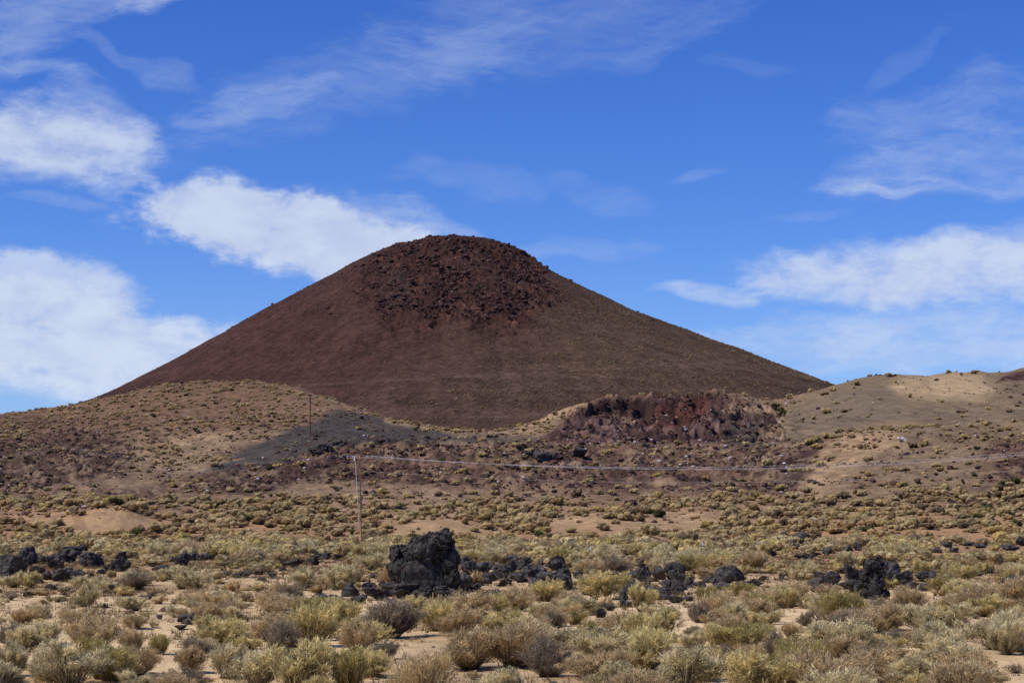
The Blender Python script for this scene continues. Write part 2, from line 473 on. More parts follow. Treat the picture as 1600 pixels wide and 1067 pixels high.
# ------------------------------------------------------------------ the land mesh
cols_f = np.linspace(-0.292, 0.292, 1020)
cl = -0.292 - (np.linspace(0, 1, 50)[1:] ** 1.7) * 1.4
U = np.concatenate([cl[::-1], cols_f, -cl])
rows = [4.0]
while rows[-1] < 1150:
    d = rows[-1]
    if d < 26: st = d * 0.04
    elif d < 215: st = d * 0.0065
    elif d < 250: st = 1.2
    elif d < 600: st = 0.75
    elif d < 760: st = 1.2
    else: st = 3.5
    rows.append(d + st)
rows += list(np.geomspace(1180, 26000, 40))
Drow = np.array(rows)
UU, DD = np.meshgrid(U, Drow)
XX, YY = UU * DD, DD
ZZ = height(XX.ravel(), YY.ravel()).reshape(XX.shape)
PX, PY = project(XX, YY, ZZ)


def land_colour(x, y, z, px, py):
    n = x.size
    w1 = (fbm(x, y, 26.0, 4, 61) - 0.5)
    w2 = (fbm(x, y, 26.0, 4, 77) - 0.5)
    k = 1 + 0 * x
    pxw, pyw = px + w1 * 60, py + w2 * 22
    near = 1 - sstep(60, 170, y)
    c = np.zeros((n, 3))
    sand = lin(212, 180, 138); tan = lin(164, 126, 94); brown = lin(128, 98, 74)
    red = lin(72, 48, 44); rust = lin(88, 58, 50); grey = lin(74, 67, 64); olive = lin(108, 88, 64)
    def blend(c, col, m): return c + (col[None, :] - c) * m[:, None]
    c += tan[None, :]
    c = blend(c, sand, near)
    lime = fbm(x - 0.6 * y, y * 0.5, 14.0, 4, 130)
    patch = fbm(x, y, 7.0, 4, 101)
    c = blend(c, lin(140, 108, 82), sstep(0.5, 0.72, patch) * 0.5)
    c = blend(c, lin(220, 186, 150), sstep(0.52, 0.3, patch) * 0.4 * near)
    mid = sstep(262, 330, y)
    c = blend(c, brown, mid * 0.85)
    c = blend(c, lin(112, 78, 60), mid * sstep(.42, .62, fbm(x, y * .5, 24.0, 4, 215)) * .7)
    c = blend(c, lin(150, 120, 88), mid * sstep(.55, .70, fbm(x + 40, y * .4, 16.0, 4, 216)) * .6)
    # upper left hill brown
    c = blend(c, lin(118, 82, 60), poly_mask(pxw, pyw, [(-300, 700), (-300, 600), (420, 590), (560, 640), (420, 672), (200, 672), (0, 700)], 10))
    c = blend(c, lin(124, 88, 64), poly_mask(pxw, pyw, [(380, 640), (440, 620), (520, 640), (560, 655), (480, 655)], 9) * .8)
    c = blend(c, red, poly_mask(pxw, pyw, RED_LEFT, 18) * .85)
    c = blend(c, lin(80, 54, 46), poly_mask(pxw, pyw, [(-300, 650), (60, 645), (120, 655), (0, 680), (-300, 690)], 8) * .6)
    c = blend(c, lin(166, 128, 92), poly_mask(pxw, pyw, TAN_LEFT, 14) * .7 * sstep(.36, .58, lime))
    c = blend(c, rust, poly_mask(pxw, pyw, RUBBLE, 10) * .75)
    c = blend(c, red, poly_mask(pxw, pyw, [(300, 765), (330, 738), (420, 722), (520, 700), (560, 715), (500, 750), (400, 772)], 8) * .7)
    c = blend(c, red, poly_mask(pxw, pyw, RUBBLE_2, 10) * .6)
    c = blend(c, lin(122, 98, 72), poly_mask(pxw, pyw, [(1180, 700), (1220, 640), (1300, 600), (1420, 575), (1700, 570), (1700, 690), (1330, 672), (1250, 690)], 6))
    c = blend(c, lin(114, 94, 76), poly_mask(pxw, pyw, [(1200, 690), (1240, 640), (1320, 610), (1400, 600), (1420, 640), (1600, 640), (1600, 655), (1330, 672)], 10) * .75)
    c = blend(c, lin(122, 96, 72), poly_mask(pxw, pyw, [(1250, 790), (1300, 700), (1340, 672), (1700, 650), (1700, 810)], 8) * .7)
    c = blend(c, lin(186, 150, 108), poly_mask(px + w1 * 30, py + w2 * 10, TAN_R, 12) * .75)
    c = blend(c, lin(176, 136, 96), poly_mask(px + w1 * 40, py + w2 * 16, TAN_R2, 14) * .8)
    c = blend(c, rust, poly_mask(pxw, pyw, RED_R, 14) * sstep(.35, .6, lime))
    c = blend(c, lin(70, 46, 44), poly_mask(pxw, pyw, RED_R2, 8) * .9)
    q = poly_mask(px + w1 * 14, py + w2 * 8, QUARRY, 3)
    c = blend(c, lin(80, 52, 50), q)
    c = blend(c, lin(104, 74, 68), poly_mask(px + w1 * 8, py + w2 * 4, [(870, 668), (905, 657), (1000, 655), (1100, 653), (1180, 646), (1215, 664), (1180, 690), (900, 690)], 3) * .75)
    c = blend(c, lin(128, 104, 80), poly_mask(px + w1 * 14, py + w2 * 4, [(940, 656), (1000, 654), (1110, 652), (1110, 657), (1000, 660), (940, 660)], 1.5) * .6)  # sunlit edge of the berm crest, painted in as an olive-tan line
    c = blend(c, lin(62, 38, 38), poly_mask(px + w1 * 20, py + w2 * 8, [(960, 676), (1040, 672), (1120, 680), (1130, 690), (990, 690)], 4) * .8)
    c = blend(c, lin(68, 66, 64), poly_mask(pxw, pyw, GREY_2, 6) * .7)
    c = blend(c, lin(168, 128, 88), poly_mask(px + w1 * 22, py + w2 * 12, QTAN, 4) * .8)
    c = blend(c, lin(140, 108, 82), poly_mask(px + w1 * 10, py + w2 * 5, QTAN2, 4) * .8)
    c = blend(c, lin(150, 118, 86), poly_mask(px + w1 * 20, py + w2 * 10, QTAN3, 5) * .7)
    c = blend(c, lin(84, 40, 36), poly_mask(px + w1 * 10, py + w2 * 6, PITRED, 4) * .9)
    c = blend(c, lin(40, 26, 27), poly_mask(px + w1 * 14, py + w2 * 7, [(922, 646), (940, 630), (1000, 622), (1030, 624), (1016, 650), (1000, 660), (985, 640), (960, 640), (935, 652)], 3) * .8)  # shade in the pit under its left rim, painted into the ground colour
    g = poly_mask(px + w1 * 55, py + w2 * 20, GREY, 6)
    c = blend(c, lin(68, 61, 58), g * .95)
    c = blend(c, lin(96, 78, 66), g * sstep(.52, .66, fbm(x, y * .4, 9.0, 4, 213)) * .6)
    c = blend(c, lin(150, 118, 86), poly_mask(px, py, [(600, 660), (600, 650), (700, 668), (800, 674), (850, 660), (860, 672), (800, 679), (700, 677)], 2.5) * .8)
    for mm in (MOUND_TAN, MOUND_TAN2, MOUND_TAN3, MOUND_TAN4):
        c = blend(c, lin(166, 134, 100), poly_mask(px + w1 * 50, py + w2 * 18, mm, 8) * .8)
    c = blend(c, lin(70, 42, 38), poly_mask(px, py, [(1555, 598), (1570, 586), (1620, 574), (1700, 566), (1700, 590), (1600, 594)], 3))
    # thin washed-out runnels and a faint vehicle track across the slope
    run = fbm((x + .3 * y) * 1.0, y * .12, 3.0, 4, 211, .6)
    c = blend(c, lin(152, 122, 92), sstep(.58, .68, run) * (y > 250) * (y < 460) * (1 - g) * (1 - q) * .35)
    c = blend(c, lin(84, 60, 50), sstep(.42, .32, run) * (y > 250) * (y < 460) * (1 - g) * (1 - q) * .35)
    # small mottling, stronger on rubble
    rough = land_roughness(x, y, px, py)
    m1 = fbm(x, y, 2.2, 5, 151, 0.7); m2 = fbm(x, y, 1.1, 3, 171)
    f = 1 + (m1 - .5) * (0.6 + 2.0 * rough) + (m2 - .5) * (0.25 + .8 * rough)
    c *= np.clip(f, 0.35, 1.9)[:, None]
    # tan dust between the stones
    dust = sstep(.54, .64, fbm(x, y, 3.0, 4, 191)) * (1 - g) * (y > 270) * (1 - q * .8)
    c = blend(c, lin(140, 110, 84), dust * .45)
    dark = sstep(.56, .66, fbm(x, y, 2.6, 4, 197, .6)) * np.clip(rough * 1.2, 0, 1) * (1 - g)
    c = blend(c, lin(46, 32, 32), dark * .6)
    lum = c @ np.array([.3, .5, .2])
    c = c + (lum[:, None] * np.array([1.06, 1.0, .84]) - c) * (0.22 * sstep(240, 320, y))[:, None]
    c *= (1 + .06 * sstep(240, 320, y))[:, None]
    c *= np.array([.985, 1.02, .96])
    return c


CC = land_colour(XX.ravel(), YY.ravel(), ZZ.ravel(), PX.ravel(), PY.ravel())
V = np.stack([XX.ravel(), YY.ravel(), ZZ.ravel()], 1)
nr, nc = XX.shape
idx = np.arange(nr * nc).reshape(nr, nc)
quads = np.stack([idx[:-1, :-1], idx[:-1, 1:], idx[1:, 1:], idx[1:, :-1]], -1).reshape(-1, 4)
qd = YY[:-1, :-1].ravel(); qpx = (800 + UU * F)[:-1, :-1].ravel()
foot = np.interp(qpx, [0, 1200, 1600], [310, 300, 280])
region = np.zeros(len(quads), int)
region[(qd > foot) & (qpx < 450)] = 1
region[(qd > foot) & (qpx >= 450) & (qpx < 1225) & (qd < 412)] = 2
region[(qd >= 412) & (qpx >= 450) & (qpx < 830)] = 1
region[(qd >= 412) & (qpx >= 830) & (qpx < 1225)] = 3
region[(qd > foot) & (qpx >= 1225)] = 4
region[qd > 850] = 0


def sub_mesh(name, sel):
    q = quads[sel]
    used = np.unique(q)
    remap = np.full(len(V), -1, np.int64); remap[used] = np.arange(len(used))
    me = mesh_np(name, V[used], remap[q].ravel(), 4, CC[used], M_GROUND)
    o = add(name, me)
    tag(o, kind='structure')
    return o


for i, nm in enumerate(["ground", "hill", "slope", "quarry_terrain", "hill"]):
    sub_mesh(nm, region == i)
# the desert floor behind and beside the camera, just under the modelled ground
bm = bmesh.new()
for (x, y) in ((-9000, -9000), (9000, -9000), (9000, 3.9), (-9000, 3.9)):
    bm.verts.new((x, y, -0.35))
bm.faces.new(bm.verts)
me = bpy.data.meshes.new("desert_floor"); bm.to_mesh(me); bm.free()
at = me.color_attributes.new("Col", 'FLOAT_COLOR', 'POINT')
for d_ in at.data: d_.color = (*lin(190, 150, 115), 1)
me.materials.append(M_GROUND)
tag(add("desert_ground", me), kind='structure')

# ------------------------------------------------------------------ the cinder cone
CD = 1500.0
CX = float(px_to_u(732, 600)) * CD
PROF_L = [(0, 366), (40, 368), (75, 373), (135, 393), (175, 413), (215, 436), (290, 478), (355, 513), (475, 582), (555, 624), (700, 680), (900, 740)]
PROF_R = [(0, 366), (35, 369), (68, 382), (100, 402), (125, 422), (190, 457), (268, 495), (345, 527), (418, 554), (490, 583), (560, 610), (700, 670), (900, 740)]


def prof(tab, r):
    a = np.array(tab, float)
    xs = a[:, 0] * CD / F / 0.995; zs = px_to_z(a[:, 1], CD)
    return (np.interp(r - 6, xs, zs) + 2 * np.interp(r, xs, zs) + np.interp(r + 6, xs, zs)) / 4


def cone_height(x, y, detail=True):
    dx_, dy_ = x - CX, y - CD
    r = np.hypot(dx_, dy_) + 1e-6
    w = sstep(-0.9, 0.9, dx_ / r)
    z = prof(PROF_L, r) * (1 - w) + prof(PROF_R, r) * w
    z = z + (fbm(x, y, 60.0, 4, 201) - .5) * 5.0 * sstep(20, 120, r)
    if not detail: return z
    th = np.arctan2(dx_, -dy_)
    z = z + (fbm(th * 60, r * 0.08, 2.0, 4, 211) - .5) * 0.9 * sstep(40, 160, r)
    z = z + (fbm(x, y, 3.0, 4, 215, .65) - .5) * 0.9
    cap = cone_cap(x, y, z)
    rid = 1 - np.abs(fbm(x, y * 0.8, 17.0, 5, 221, .6) * 2 - 1)
    led = 1 - np.abs(fbm(x * .45 + z * .12, y * .3 + z * .7, 9.0, 4, 225, .6) * 2 - 1)
    z = z - 3.0 * sstep(70, 10, r) + cap * sstep(10, 55, r) * (-1.2 + (rid - .80) * 4.0 + (led - .78) * 8.0 + (fbm(x, y, 3.2, 4, 231, .68) - .5) * 5.5)
    return z


def cone_cap(x, y, z):
    px, py = project(x, y, z)
    w1 = (fbm(x, y, 35.0, 4, 241) - .5)
    w2 = (fbm(x, y, 35.0, 4, 251) - .5)
    m = poly_mask(px + w1 * 70, py + w2 * 60, [(560, 425), (610, 385), (680, 360), (800, 360), (850, 405), (866, 450), (830, 500), (790, 522), (720, 512), (650, 512), (590, 505), (570, 465)], 14)
    front = sstep(CD + 60, CD - 10, y)
    return m * (0.25 + 0.75 * front) * (0.55 + 0.6 * sstep(.35, .6, fbm(x, y, 22.0, 3, 261)))


tf = np.linspace(-math.pi * .56, math.pi * .56, 860)
tb = np.linspace(math.pi * .56, 2 * math.pi - math.pi * .56, 120)[1:]
TH = np.concatenate([tf, tb])
RR = np.concatenate([[0.4], np.arange(1.4, 300, 0.95), np.arange(302, 450, 2.5)])
TT, R2 = np.meshgrid(TH, RR)
cxs = CX + np.sin(TT) * R2; cys = CD - np.cos(TT) * R2
czs = cone_height(cxs.ravel(), cys.ravel()).reshape(cxs.shape)
czs[:, -1] = czs[:, 0]
x, y, z = cxs.ravel(), cys.ravel(), czs.ravel()
px, py = project(x, y, z)
cap = cone_cap(x, y, z)
w1 = (fbm(x, y, 50.0, 4, 271) - .5); w2 = (fbm(x, y, 50.0, 4, 281) - .5)
c = np.zeros((x.size, 3)) + lin(80, 54, 49)
def bl(c, col, m): return c + (col[None, :] - c) * m[:, None]
c = bl(c, lin(92, 70, 58), sstep(640, 1000, px + w1 * 200 + (py - 480) * 1.1))
c = bl(c, lin(88, 64, 57), sstep(540, 680, py + w2 * 60) * .7)
c = bl(c, lin(80, 50, 45), sstep(600, 420, px + w1 * 100) * .6)
c = bl(c, lin(76, 48, 44), cap * .7)
c = bl(c, lin(66, 60, 58), np.exp(-(((px - 632) / 26) ** 2 + ((py - 447) / 26) ** 2)) * .9 * sstep(.4, .55, fbm(x, y, 12.0, 4, 285)))
c = bl(c, lin(108, 70, 60), cap * sstep(.58, .72, fbm(x, y, 14.0, 4, 286)) * .7)
bandn = fbm(px * 0.0 + z + w1 * 6, x * 0.02, 3.2, 3, 291)
c = c * (1 + (bandn - .5) * 0.75 * sstep(520, 600, py))[:, None]
trail = np.abs(py - (604 - (px - 440) * 0.055) + w1 * 3)
c = bl(c, lin(112, 84, 74), np.exp(-(trail / 1.3) ** 2) * (px > 430) * (px < 1150) * .5)
thc = np.arctan2(x - CX, CD - y); rc = np.hypot(x - CX, y - CD)
rill = fbm(thc * 70, rc * .02, 1.6, 4, 301, .6)
c *= (1 + (rill - .5) * .45 * sstep(60, 140, rc))[:, None]
c = bl(c, lin(54, 40, 39), cap * sstep(.54, .66, fbm(x, y + z * .6, 5.0, 4, 303, .6)) * .75)
c *= np.clip(1 + (fbm(x, y, 14.0, 5, 294, .6) - .5) * .7 + (fbm(x, y, 3.0, 4, 295, .75) - .5) * 1.1 + (rng.uniform(0, 1, x.size) - .5) * .6, .35, 2.0)[:, None]
c = (c + (c @ np.array([.3, .5, .2]) - c.T).T * .10) * np.array([.82, .82, .70])
nr2, nc2 = cxs.shape
i2 = np.arange(nr2 * nc2).reshape(nr2, nc2)
q2 = np.stack([i2[:-1, :-1], i2[:-1, 1:], i2[1:, 1:], i2[1:, :-1]], -1).reshape(-1, 4)[:, ::-1]
me = mesh_np("mountain", np.stack([x, y, z], 1), q2.ravel(), 4, c, M_CONE)
tag(add("mountain", me), kind='structure')

# ------------------------------------------------------------------ rocks
def rock_material(name, dark, light, bump=0.6, scale=3.0):
    m, N, b = new_mat(name, 0.8, 0.15)
    geo = N.n('ShaderNodeNewGeometry')
    pos = geo.outputs['Position']
    oi = N.n('ShaderNodeObjectInfo').outputs['Random']
    n1 = N.noise(pos, scale, 6, 0.65)
    n2 = N.noise(pos, scale * 6, 5, 0.7)
    c = N.mix(N.ramp(n1, 0.35, 0.7), (*dark, 1), (*light, 1))
    f = N.m('ADD', N.m('MULTIPLY', n2, 0.9), N.m('MULTIPLY_ADD', oi, 0.5, 0.35))
    c = N.vm('MULTIPLY', c, N.comb(f, f, f))
    n3 = N.noise(pos, scale * .7, 3, 0.6)
    c = N.mix(N.m('MULTIPLY', N.ramp(n3, .52, .66), .5), c, (.075, .05, .036, 1))
    sz = N.n('ShaderNodeSeparateXYZ'); N.link(geo.outputs['Normal'], sz.inputs[0])
    dust = N.m('MULTIPLY', N.ramp(sz.outputs[2], .55, .98), N.ramp(n2, .42, .62))
    c = N.mix(N.m('MULTIPLY', dust, .38), c, (.22, .17, .12, 1))
    N.link(c, b.inputs['Base Color'])
    bp = N.n('ShaderNodeBump'); bp.inputs['Strength'].default_value = bump; bp.inputs['Distance'].default_value = 0.06
    N.link(N.m('ADD', n1, N.m('MULTIPLY', n2, 0.4)), bp.inputs['Height'])
    N.link(bp.outputs[0], b.inputs['Normal'])
    return m


M_LAVA = rock_material("black_lava", (0.019, 0.017, 0.0155), (0.098, 0.087, 0.078))
M_LAVA_BROWN = rock_material("brown_lava", (0.028, 0.022, 0.020), (0.085, 0.066, 0.056))
M_RED = rock_material("red_rock", (0.035, 0.012, 0.012), (0.10, 0.035, 0.030))
M_WHITE = rock_material("white_rock", (0.35, 0.28, 0.27), (0.75, 0.70, 0.68))
M_CRAG = rock_material("crag_rock", (0.022, 0.013, 0.013), (0.060, 0.034, 0.030), 0.6, 0.6)


def noise3(p, scale, seed):
    x, y, z = p[:, 0] / scale, p[:, 1] / scale, p[:, 2] / scale
    return (vnoise(x + z * .7, y - z * .4, seed) + vnoise(y + x * .6 + 31, z - x * .3, seed + 3) + vnoise(z + y * .5 + 77, x + z * .2, seed + 5)) / 3 - .5


def hull_bm(seed, n=18, flat=1.0, boxy=0.55):
    r = np.random.default_rng(seed)
    p = r.normal(size=(n, 3)); p /= np.linalg.norm(p, axis=1)[:, None]
    q = p / np.max(np.abs(p), axis=1)[:, None]
    p = p * (1 - boxy) + q * boxy * 0.8
    p *= r.uniform(.78, 1.05, (n, 1))
    p[:, 2] *= flat
    bm = bmesh.new()
    for v in p: bm.verts.new(v * .5)
    res = bmesh.ops.convex_hull(bm, input=bm.verts)
    for g in res['geom_interior']:
        if isinstance(g, bmesh.types.BMVert) and g.is_valid: bm.verts.remove(g)
    bmesh.ops.delete(bm, geom=[v for v in bm.verts if not v.link_faces], context='VERTS')
    return bm


def fracture(co, seeds, amp, seed, tilt=1.0):
    """push a surface in and out in flat, tilted cells, as broken basalt does"""
    r = np.random.default_rng(seed)
    c = co[r.integers(0, len(co), seeds)]
    h = r.uniform(-1, 1, seeds); g = r.normal(size=(seeds, 3))
    out = np.zeros(len(co))
    span = (co.max(0) - co.min(0)).mean() / math.sqrt(seeds) * 1.6
    for a in range(0, len(co), 4000):
        p = co[a:a + 4000]
        k = ((p[:, None] - c[None]) ** 2).sum(2).argmin(1)
        out[a:a + 4000] = h[k] + tilt * ((p - c[k]) * g[k]).sum(1) / span
    return out * amp


def boulder_mesh(seed, mat, n=18, flat=1.0, boxy=.55, rough=.05):
    bm = hull_bm(seed, n, flat, boxy)
    bmesh.ops.bevel(bm, geom=bm.edges[:], offset=.03, segments=1, affect='EDGES', profile=.6)
    bmesh.ops.triangulate(bm, faces=bm.faces)
    for _ in range(3):
        longe = [e for e in bm.edges if e.calc_length() > .07]
        if not longe: break
        bmesh.ops.subdivide_edges(bm, edges=longe, cuts=1)
        bmesh.ops.triangulate(bm, faces=bm.faces)
    bmesh.ops.remove_doubles(bm, verts=bm.verts, dist=.004)
    bm.normal_update()
    co = np.array([v.co for v in bm.verts]); no = np.array([v.normal for v in bm.verts])
    d_ = fracture(co, 12, rough * .75, seed) + fracture(co, 60, rough * .22, seed + 5) + noise3(co, .14, seed + 9) * rough * .8
    cr = np.abs(noise3(co, .5, seed + 20)); d_ -= np.exp(-(cr / .018) ** 2) * .035
    co = co + no * d_[:, None]
    lo, hi = co.min(0), co.max(0)
    co = (co - (lo + hi) / 2) / (hi - lo)        # unit box, centred
    co[:, 2] += .5
    for v, c_ in zip(bm.verts, co): v.co = c_
    me = bpy.data.meshes.new("boulder")
    bm.to_mesh(me); bm.free()
    me.polygons.foreach_set("use_smooth", np.zeros(len(me.polygons), bool))
    me.materials.append(mat)
    return me


LAVA_ME = [boulder_mesh(100 + i, M_LAVA, 9 + (i * 5) % 8, 1.0, .35 + .08 * (i % 6), .055 + .012 * (i % 4)) for i in range(14)]
BROWN_ME = [boulder_mesh(300 + i, M_LAVA_BROWN, 9 + i * 2, 1.0, .6, .05) for i in range(5)]
UP_ME = boulder_mesh(377, M_LAVA_BROWN, 16, 1.0, .85, .06)
for v_ in UP_ME.vertices:
    t_ = v_.co.z; v_.co.x = v_.co.x * (1.12 - .5 * t_) + .06 * t_; v_.co.y *= 1.12 - .4 * t_
RED_ME = [boulder_mesh(400 + i, M_RED, 18, 1.0, .4, .08) for i in range(3)]
WHITE_ME = [boulder_mesh(450 + i, M_WHITE, 16, 1.0, .4, .07) for i in range(2)]

# zone name, [ (column, base row, width px, height px, look) ]; b black, n brown-black, r red, w white, u upright
ZONES = [
 ("in the rock pile at the far left edge", "lava boulders in the left rock pile", [
  (8, 902, 38, 34, 'b'), (37, 884, 34, 30, 'b'), (62, 880, 26, 14, 'b'), (24, 898, 28, 18, 'n'), (85, 890, 24, 24, 'b'), (106, 880, 32, 26, 'b'),
  (118, 868, 20, 16, 'b'), (128, 862, 13, 12, 'b'), (135, 886, 28, 24, 'b'), (100, 908, 34, 22, 'b'), (76, 906, 24, 15, 'n'), (152, 886, 18, 14, 'b'),
  (184, 893, 34, 26, 'b'), (189, 880, 17, 18, 'b'), (168, 892, 18, 12, 'b'), (58, 897, 22, 13, 'n'), (120, 903, 22, 14, 'b'), (60, 912, 16, 8, 'b'), (44, 908, 18, 9, 'b'), (138, 903, 13, 8, 'n'),
  (158, 897, 15, 9, 'b'), (20, 912, 18, 9, 'b')]),
 ("in the low black rocks left of the utility pole", "low lava rocks left of the pole", [
  (250, 893, 24, 10, 'n'), (283, 884, 24, 20, 'b'), (297, 876, 20, 13, 'b'), (318, 875, 24, 11, 'b'), (212, 871, 10, 8, 'b'), (270, 878, 12, 8, 'b'), (370, 902, 18, 8, 'b'),
  (386, 901, 14, 9, 'b'), (455, 886, 26, 13, 'b'), (489, 883, 17, 16, 'b'), (505, 874, 22, 10, 'b'), (527, 874, 16, 9, 'b'), (442, 892, 12, 8, 'b'), (408, 907, 16, 8, 'b'), (583, 903, 14, 9, 'b'), (425, 900, 14, 6, 'b'), (356, 899, 10, 6, 'b')]),
 ("among the shrubs in the left foreground", "scattered lava stones in the left foreground", [
  (78, 922, 18, 10, 'b'), (42, 932, 14, 8, 'b'), (231, 936, 16, 9, 'b'), (186, 942, 9, 7, 'b'), (290, 975, 26, 17, 'b'), (281, 984, 18, 9, 'n'), (164, 950, 9, 6, 'b'), (248, 967, 10, 7, 'n')]),
 ("among the broken slabs at the foot of the tall crag", "lava slabs left of the crag", [
  (547, 932, 26, 22, 'b'), (590, 938, 50, 21, 'n'), (577, 921, 20, 12, 'b'), (606, 930, 34, 22, 'b'), (636, 936, 44, 24, 'n'), (499, 942, 30, 15, 'b'), (522, 941, 26, 12, 'b'), (560, 941, 22, 12, 'b'), (510, 952, 12, 15, 'b'), (655, 940, 26, 14, 'b'), (618, 917, 20, 16, 'b')]),
 ("in the long boulder wall right of the tall crag", "lava boulders right of the crag", [
  (727, 884, 20, 16, 'b'), (733, 908, 28, 32, 'b'), (724, 924, 24, 30, 'b'), (752, 896, 26, 18, 'b'), (760, 912, 26, 20, 'b'), (766, 890, 20, 14, 'b'), (780, 905, 26, 24, 'b'),
  (794, 896, 24, 22, 'n'), (803, 884, 20, 17, 'b'), (818, 890, 26, 20, 'b'), (826, 904, 28, 22, 'b'), (810, 910, 26, 17, 'b'), (842, 902, 26, 22, 'b'), (856, 914, 28, 20, 'b'),
  (872, 896, 26, 28, 'b'), (878, 912, 24, 24, 'b'), (884, 922, 22, 24, 'b'), (846, 886, 18, 14, 'n'), (838, 917, 22, 15, 'b'), (790, 916, 24, 16, 'b'), (858, 892, 16, 12, 'b'), (772, 945, 22, 20, 'b'), (752, 933, 18, 11, 'b'), (903, 904, 14, 14, 'b'), (742, 923, 22, 14, 'b')]),
 ("in the central boulder group right of the yellow bushes", "lava boulders in the central group", [
  (1006, 890, 15, 11, 'b'), (1003, 909, 28, 24, 'b'), (1026, 911, 26, 27, 'n'), (1055, 912, 30, 34, 'b'), (1079, 918, 16, 24, 'b'), (1052, 930, 40, 24, 'b'), (984, 928, 20, 28, 'b'),
  (974, 940, 15, 22, 'b'), (988, 903, 17, 12, 'b'), (1028, 937, 36, 22, 'b'), (1056, 942, 22, 12, 'b'), (951, 954, 20, 12, 'b'), (938, 965, 16, 15, 'b'), (978, 948, 20, 12, 'b'), (1000, 934, 24, 16, 'n'), (1077, 939, 13, 8, 'b')]),
 ("in the low rocks between the two right-hand boulder groups", "lava boulders mid right", [
  (1141, 911, 42, 28, 'b'), (1108, 910, 20, 11, 'b'), (1122, 915, 22, 13, 'b'), (1130, 922, 24, 12, 'b'), (1176, 916, 26, 12, 'b'), (1094, 918, 18, 10, 'b'), (1192, 908, 14, 9, 'n'), (1160, 919, 18, 9, 'b')]),
 ("in the boulder group with the tall upright slab", "lava boulders in the right group", [
  (1277, 925, 26, 22, 'n'), (1281, 908, 24, 15, 'n'), (1304, 914, 26, 22, 'b'), (1333, 916, 32, 34, 'n'), (1319, 896, 18, 12, 'b'), (1333, 926, 34, 20, 'b'),
  (1377, 888, 16, 14, 'b'), (1394, 910, 28, 34, 'b'), (1411, 914, 28, 22, 'b'), (1440, 912, 24, 20, 'n'), (1455, 909, 18, 19, 'b'), (1447, 923, 20, 12, 'b'), (1252, 913, 12, 11, 'b'), (1425, 920, 16, 12, 'b'), (1584, 916, 34, 20, 'b'), (1548, 896, 14, 8, 'b'), (1530, 900, 12, 6, 'b')]),
 ("in the thin line of black rocks far right", "distant lava rocks on the right", [
  (1253, 849, 27, 19, 'b'), (1246, 858, 10, 8, 'b'), (1293, 867, 16, 13, 'b'), (1326, 861, 13, 9, 'b'), (1341, 860, 13, 13, 'b'), (1257, 874, 24, 9, 'b'), (1276, 869, 14, 7, 'b'),
  (1466, 864, 22, 13, 'b'), (1480, 857, 18, 11, 'b'), (1492, 863, 16, 8, 'b'), (1516, 853, 22, 7, 'b'), (1533, 856, 18, 8, 'b'), (1580, 860, 26, 9, 'b'), (1596, 853, 14, 14, 'b'), (1586, 851, 10, 7, 'b'), (1208, 871, 16, 12, 'n'), (1222, 905, 8, 6, 'b')]),
]
ORD = ["first", "second", "third", "fourth", "fifth", "sixth", "seventh", "eighth", "ninth", "tenth", "eleventh", "twelfth", "thirteenth", "fourteenth", "fifteenth", "sixteenth",
       "seventeenth", "eighteenth", "nineteenth", "twentieth", "twenty-first", "twenty-second", "twenty-third", "twenty-fourth", "twenty-fifth", "twenty-sixth", "twenty-seventh", "twenty-eighth", "twenty-ninth", "thirtieth"]
rock_spots = []
ROCKBOX = [(664, 934, 108, 104)]


def place_rock(spec, label, group, mi, name="lava_boulder", cat="boulder", mesh=None):
    cx, by, w, h, lk = spec
    X, Y, Z = ground_at(cx, by)
    s = Y / F
    me = mesh or (UP_ME if lk == 'U' else BROWN_ME[mi % len(BROWN_ME)] if lk == 'n' else LAVA_ME[mi % len(LAVA_ME)])
    r = random.Random(mi * 7 + 1)
    sw = w * s * 1.18; sh = h * s * 1.14
    o = add(name, me, None, (X, Y + sw * .3, Z - sh * .10), (r.uniform(-.10, .10), r.uniform(-.10, .10), r.choice([0, math.pi / 2, math.pi, -math.pi / 2]) + r.uniform(-.3, .3)),
            (sw, sw * r.uniform(.85, 1.1), sh))
    tag(o, label, cat, group)
    rock_spots.append((X, Y + sw * .3, sw * .5)); ROCKBOX.append((cx, by, w, h))
    return o


mi = 0
for (zone, group, specs) in ZONES:
    kinds = {}
    for sp_ in specs:
        cls = 'large' if sp_[2] * sp_[3] > 600 else ('small' if sp_[2] * sp_[3] < 200 else 'middling')
        flat = 'upright' if sp_[3] > sp_[2] * 1.15 else ('flat' if sp_[3] < sp_[2] * .6 else 'blocky')
        col = 'brownish' if sp_[4] == 'n' else 'black'
        kinds.setdefault((cls, flat, col), []).append(sp_)
    for (cls, flat, col), lst in kinds.items():
        lst.sort(key=lambda s: s[0])
        for k, sp_ in enumerate(lst):
            lab = f"{cls} {flat} {col} rock {zone}"
            if len(lst) > 1:
                lab = f"{cls} {flat} {col} rock {zone}"
                lab = lab + f", {ORD[k]} from left"
            ws = lab.split()
            if len(ws) > 16: lab = lab.replace(" from left", "")
            place_rock(sp_, lab, group, mi); mi += 1

